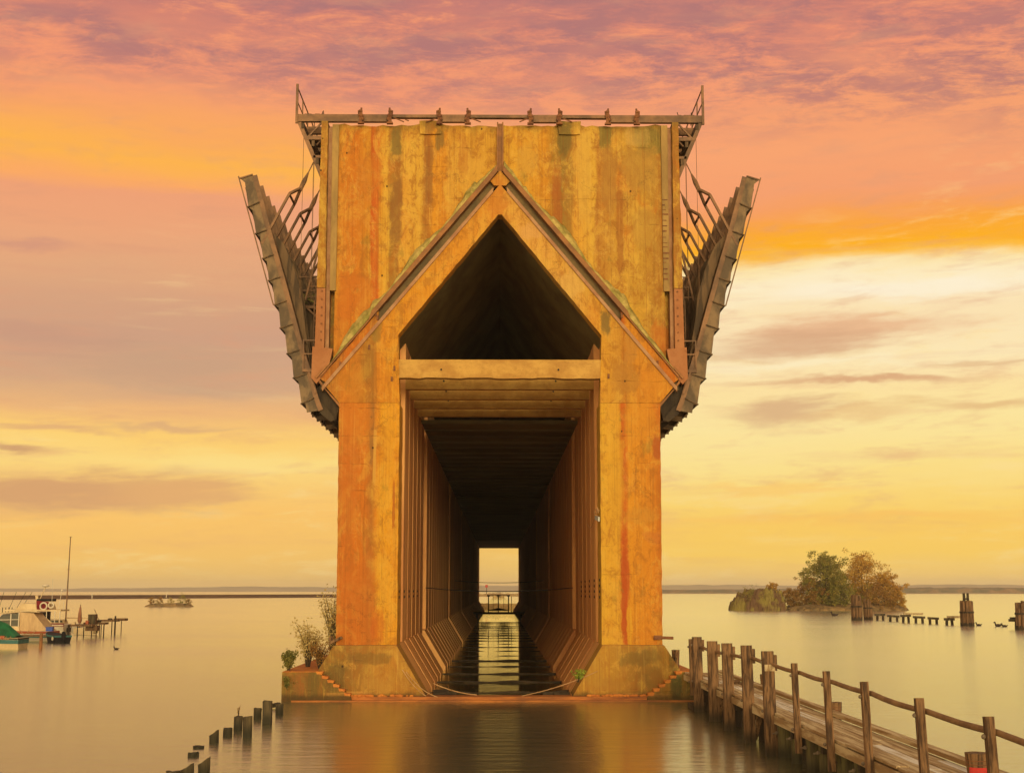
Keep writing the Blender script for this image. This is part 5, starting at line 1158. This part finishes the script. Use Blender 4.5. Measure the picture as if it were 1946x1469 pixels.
# F: fishing boats behind at the far left
bt = boat('fishing_boat', 17, 168, 'fishing boat with a rack of rods, behind the cruisers at the far left', rz=-.04)
K(hull_mb(7, 2.4, 1.1), 'hull', 'white'); mb = MB(); mb.prism([(-.6, 1.1), (-.8, 1.9), (-3.2, 2.0), (-3.6, 1.1)], -.9, .9); K(mb, 'cabin', 'cream'); mb = MB(); mb.box(1.0, -2.6, -1.0, 1.0, 2.35, 2.45); K(mb, 'rack_top', 'steel')
mb = MB()
for x, dx in ((.3, 1.9), (.7, 2.3), (-.4, 1.4), (-1.5, .9)): mb.tube([(x, -.8, 1.4), (x + dx, -.8, 5.0)], .025, 5)
for x in (.6, .2, -.2, -.6): mb.tube([(x, -.9, 2.4), (x, -.9, 3.1)], .05, 5)
K(mb, 'fishing_rod', 'black'); mb = MB()
for x in (.9, -2.5): mb.bar((x, -.9, 1.0), (x, -.9, 2.4), .06)
K(mb, 'rack_leg', 'steel')
# jetty
def jx(px, Y): return atY(px, 1190, Y).x
jt = empty('jetty', (jx(180, 152), 152, 0), 'rickety wooden jetty on thin posts reaching out from the marina', 'jetty')
def J(mb, n, m='wood'): return mb.build(n, M[m], jt, off=(jt.location.x, 152, 0))
def seg(pa, pb, ya, dz0, dz1, Y):
    z0 = atY(pa, ya, Y).z; mb = MB(); mb.box(jx(pa, Y), jx(pb, Y), Y, Y + 1.3, z0 - dz0, z0 + dz1); return mb
J(seg(130, 175, 1188, .12, .1, 150), 'deck'); J(seg(158, 200, 1184, .14, .1, 154), 'deck'); J(seg(190, 222, 1179, .12, .1, 160), 'deck'); J(seg(215, 237, 1177, .15, .14, 163), 'deck'); J(seg(162, 184, 1190, .5, .1, 151), 'deck')
for px, yt, Y, r in ((131, 1187, 149, .13), (148, 1190, 150, .06), (219, 1170, 160, .1), (198, 1185, 153, .07), (184, 1186, 152, .06), (175, 1186, 152, .06), (213, 1180, 161, .06), (231, 1178, 163, .05), (160, 1188, 152, .06), (190, 1186, 153, .05), (193, 1186, 153, .05)):
    z = atY(px, yt, Y).z; mb = MB(); mb.tube([(jx(px, Y), Y - .1, -1), (jx(px, Y), Y - .1, z)], r, 7); J(mb, 'post', 'dark')
mb = MB(); mb.tube([(jx(189, 158), 158, 1.5), (jx(178, 158), 158, 3.0)], .04, 5); J(mb, 'gaff_pole', 'steel')
def thing(mb, name, m, label, cat, loc=(0, 0, 0)): o = mb.build(name, M[m]); o.location = loc; return tag(o, label, cat)
x = jx(173.5, 153); z = atY(173, 1186, 153).z; root = empty('dock_locker', (x, 153, z), 'upright brown wooden locker standing on the jetty', 'locker')
mb = MB(); mb.box(-.42, .42, 0, .8, 0, 1.05); mb.build('cabinet', M['wood'], root); mb = MB(); mb.box(-.45, .45, -.03, .83, 1.05, 1.12); mb.build('lid', M['dark'], root)
for q in (-.2, .2):
    mb = MB(); mb.box(q - .19, q + .19, -.03, 0, .05, 1.0); mb.build('door', M['stump'], root)
x = jx(151, 151); z = atY(150, 1192, 151).z; root = empty('folded_umbrella', (x, 151, z), 'folded rust-brown sun umbrella standing on the jetty', 'umbrella')
mb = MB(); mb.tube([(0, 0, 0), (0, 0, 2.55)], .04, 6); mb.build('pole', M['dark'], root); mb = MB(); mb.tube([(0, 0, .45), (0, 0, .8), (0, 0, 1.5), (0, 0, 2.1), (0, 0, 2.5)], [.16, .24, .2, .11, .02], 10, .12, random.Random(3)); mb.build('canopy', M['umbrella'], root)
mb = MB(); mb.box(-.34, .34, -.25, .25, 0, .38); mb.box(-.37, .37, -.28, .28, .38, .44); p = atY(94.5, 1199, 139); thing(mb, 'cool_box', 'navy', 'blue cool box at the end of the finger dock', 'box', (p.x, 139, p.z))
jt2 = empty('finger_dock', (jx(60, 137), 137, 0), 'low finger dock edge under the orange-trimmed cruiser', 'dock'); mb = MB(); mb.box(-3.2, 2.6, 0, 1.0, .55, .7); mb.build('deck', M['wood'], jt2)
mb = MB()
for x in (-2.5, 1.8): mb.tube([(x, .2, -1), (x, .2, .6)], .08, 6)
mb.build('post', M['dark'], jt2)
p = atZ(77, 1233); mb = MB(); mb.tube([(0, 0, -1), (0, 0, .7), (0, 0, 1.45)], [.17, .16, .15], 10, .05, random.Random(4)); thing(mb, 'mooring_pile', 'flange', 'thick red-brown mooring pile in front of the tan-canvas cruiser', 'pile', (p.x, p.y, 0))
p = atZ(152, 1206); mb = MB(); mb.box(-1.2, 1.2, 0, 1.2, .1, .8); mb.ball((1.4, .3, .6), .3, .3, .5, 8, 5); thing(mb, 'work_float', 'cream', 'pale cluttered float tied under the jetty by the umbrella', 'float', (p.x + .4, p.y, 0))
for i, (px, py, Y, w, h, m_, lab) in enumerate(((163, 1187, 151, .3, .45, 'orange', 'orange fuel can beside the brown locker on the jetty'), (186, 1183, 154, .35, .3, 'dark', 'dark low crate right of the brown locker'), (137, 1188, 150, .4, .35, 'cream', 'pale crate at the shore end of the jetty'), (207, 1179, 160, .45, .25, 'dark', 'dark bundle near the outer end of the jetty'))):
    p = atY(px, py, Y); mb = MB(); mb.box(-w / 2, w / 2, -w / 2, w / 2, 0, h * .85); mb.box(-w * .54, w * .54, -w * .54, w * .54, h * .85, h); mb.tube([(-w * .3, 0, h), (-w * .2, 0, h * 1.2), (w * .2, 0, h * 1.2), (w * .3, 0, h)], .02, 5); thing(mb, 'crate' if i else 'fuel_can', m_, lab, 'crate' if i else 'can', (p.x, Y + .5, p.z))
# duck and birds on the water
def duck(px, py, s, label, kind='duck'):
    p = atZ(px, py); root = empty(kind, (p.x, p.y, 0), label, 'bird', 'water birds'); mb = MB(); mb.ball((0, 0, .08 * s), .24 * s, .13 * s, .11 * s, 10, 7); mb.tube([(.2 * s, 0, .1 * s), (.33 * s, 0, .17 * s)], [.07 * s, .01 * s], 6)
    mb.tube([(-.17 * s, 0, .1 * s), (-.21 * s, 0, .22 * s), (-.23 * s, 0, .27 * s)], [.06 * s, .05 * s, .05 * s], 7); mb.ball((-.24 * s, 0, .29 * s), .075 * s, .06 * s, .06 * s, 8, 6); mb.tube([(-.3 * s, 0, .28 * s), (-.38 * s, 0, .265 * s)], [.03 * s, .012 * s], 5)
    mb.build('body', M['feather'], root, True)
duck(221, 1234, .85, 'dark duck swimming right of the marina jetty')
duck(1586, 1170, 2.6, 'lone dark bird floating in front of the island trees'); duck(1897, 1190, 2.0, 'dark bird on the water, nearer the jagged cluster, upright'); duck(1909, 1191, 1.6, 'small dark bird trailing behind the upright one at right')
duck(1860, 1189, 1.6, 'small dark bird floating at the foot of the stout banded cluster')

# ------------------------------------------------------------------ haze over the water
hz = MB(); hz.box(-5300, 5300, -400, 5300, -2.5, 38); hm = bpy.data.materials.new('haze'); hm.use_nodes = True
for n_ in list(hm.node_tree.nodes):
    if n_.type == 'BSDF_PRINCIPLED': hm.node_tree.nodes.remove(n_)
pv = hm.node_tree.nodes.new('ShaderNodeVolumePrincipled'); pv.inputs['Color'].default_value = (1.0, 0.86, 0.64, 1); pv.inputs['Density'].default_value = 0.00017
pv.inputs['Anisotropy'].default_value = 0.0
hm.node_tree.links.new(pv.outputs[0], hm.node_tree.nodes['Material Output'].inputs['Volume'])
tag(hz.build('haze', hm), 'thin warm haze over the harbour', 'haze', None, 'stuff')
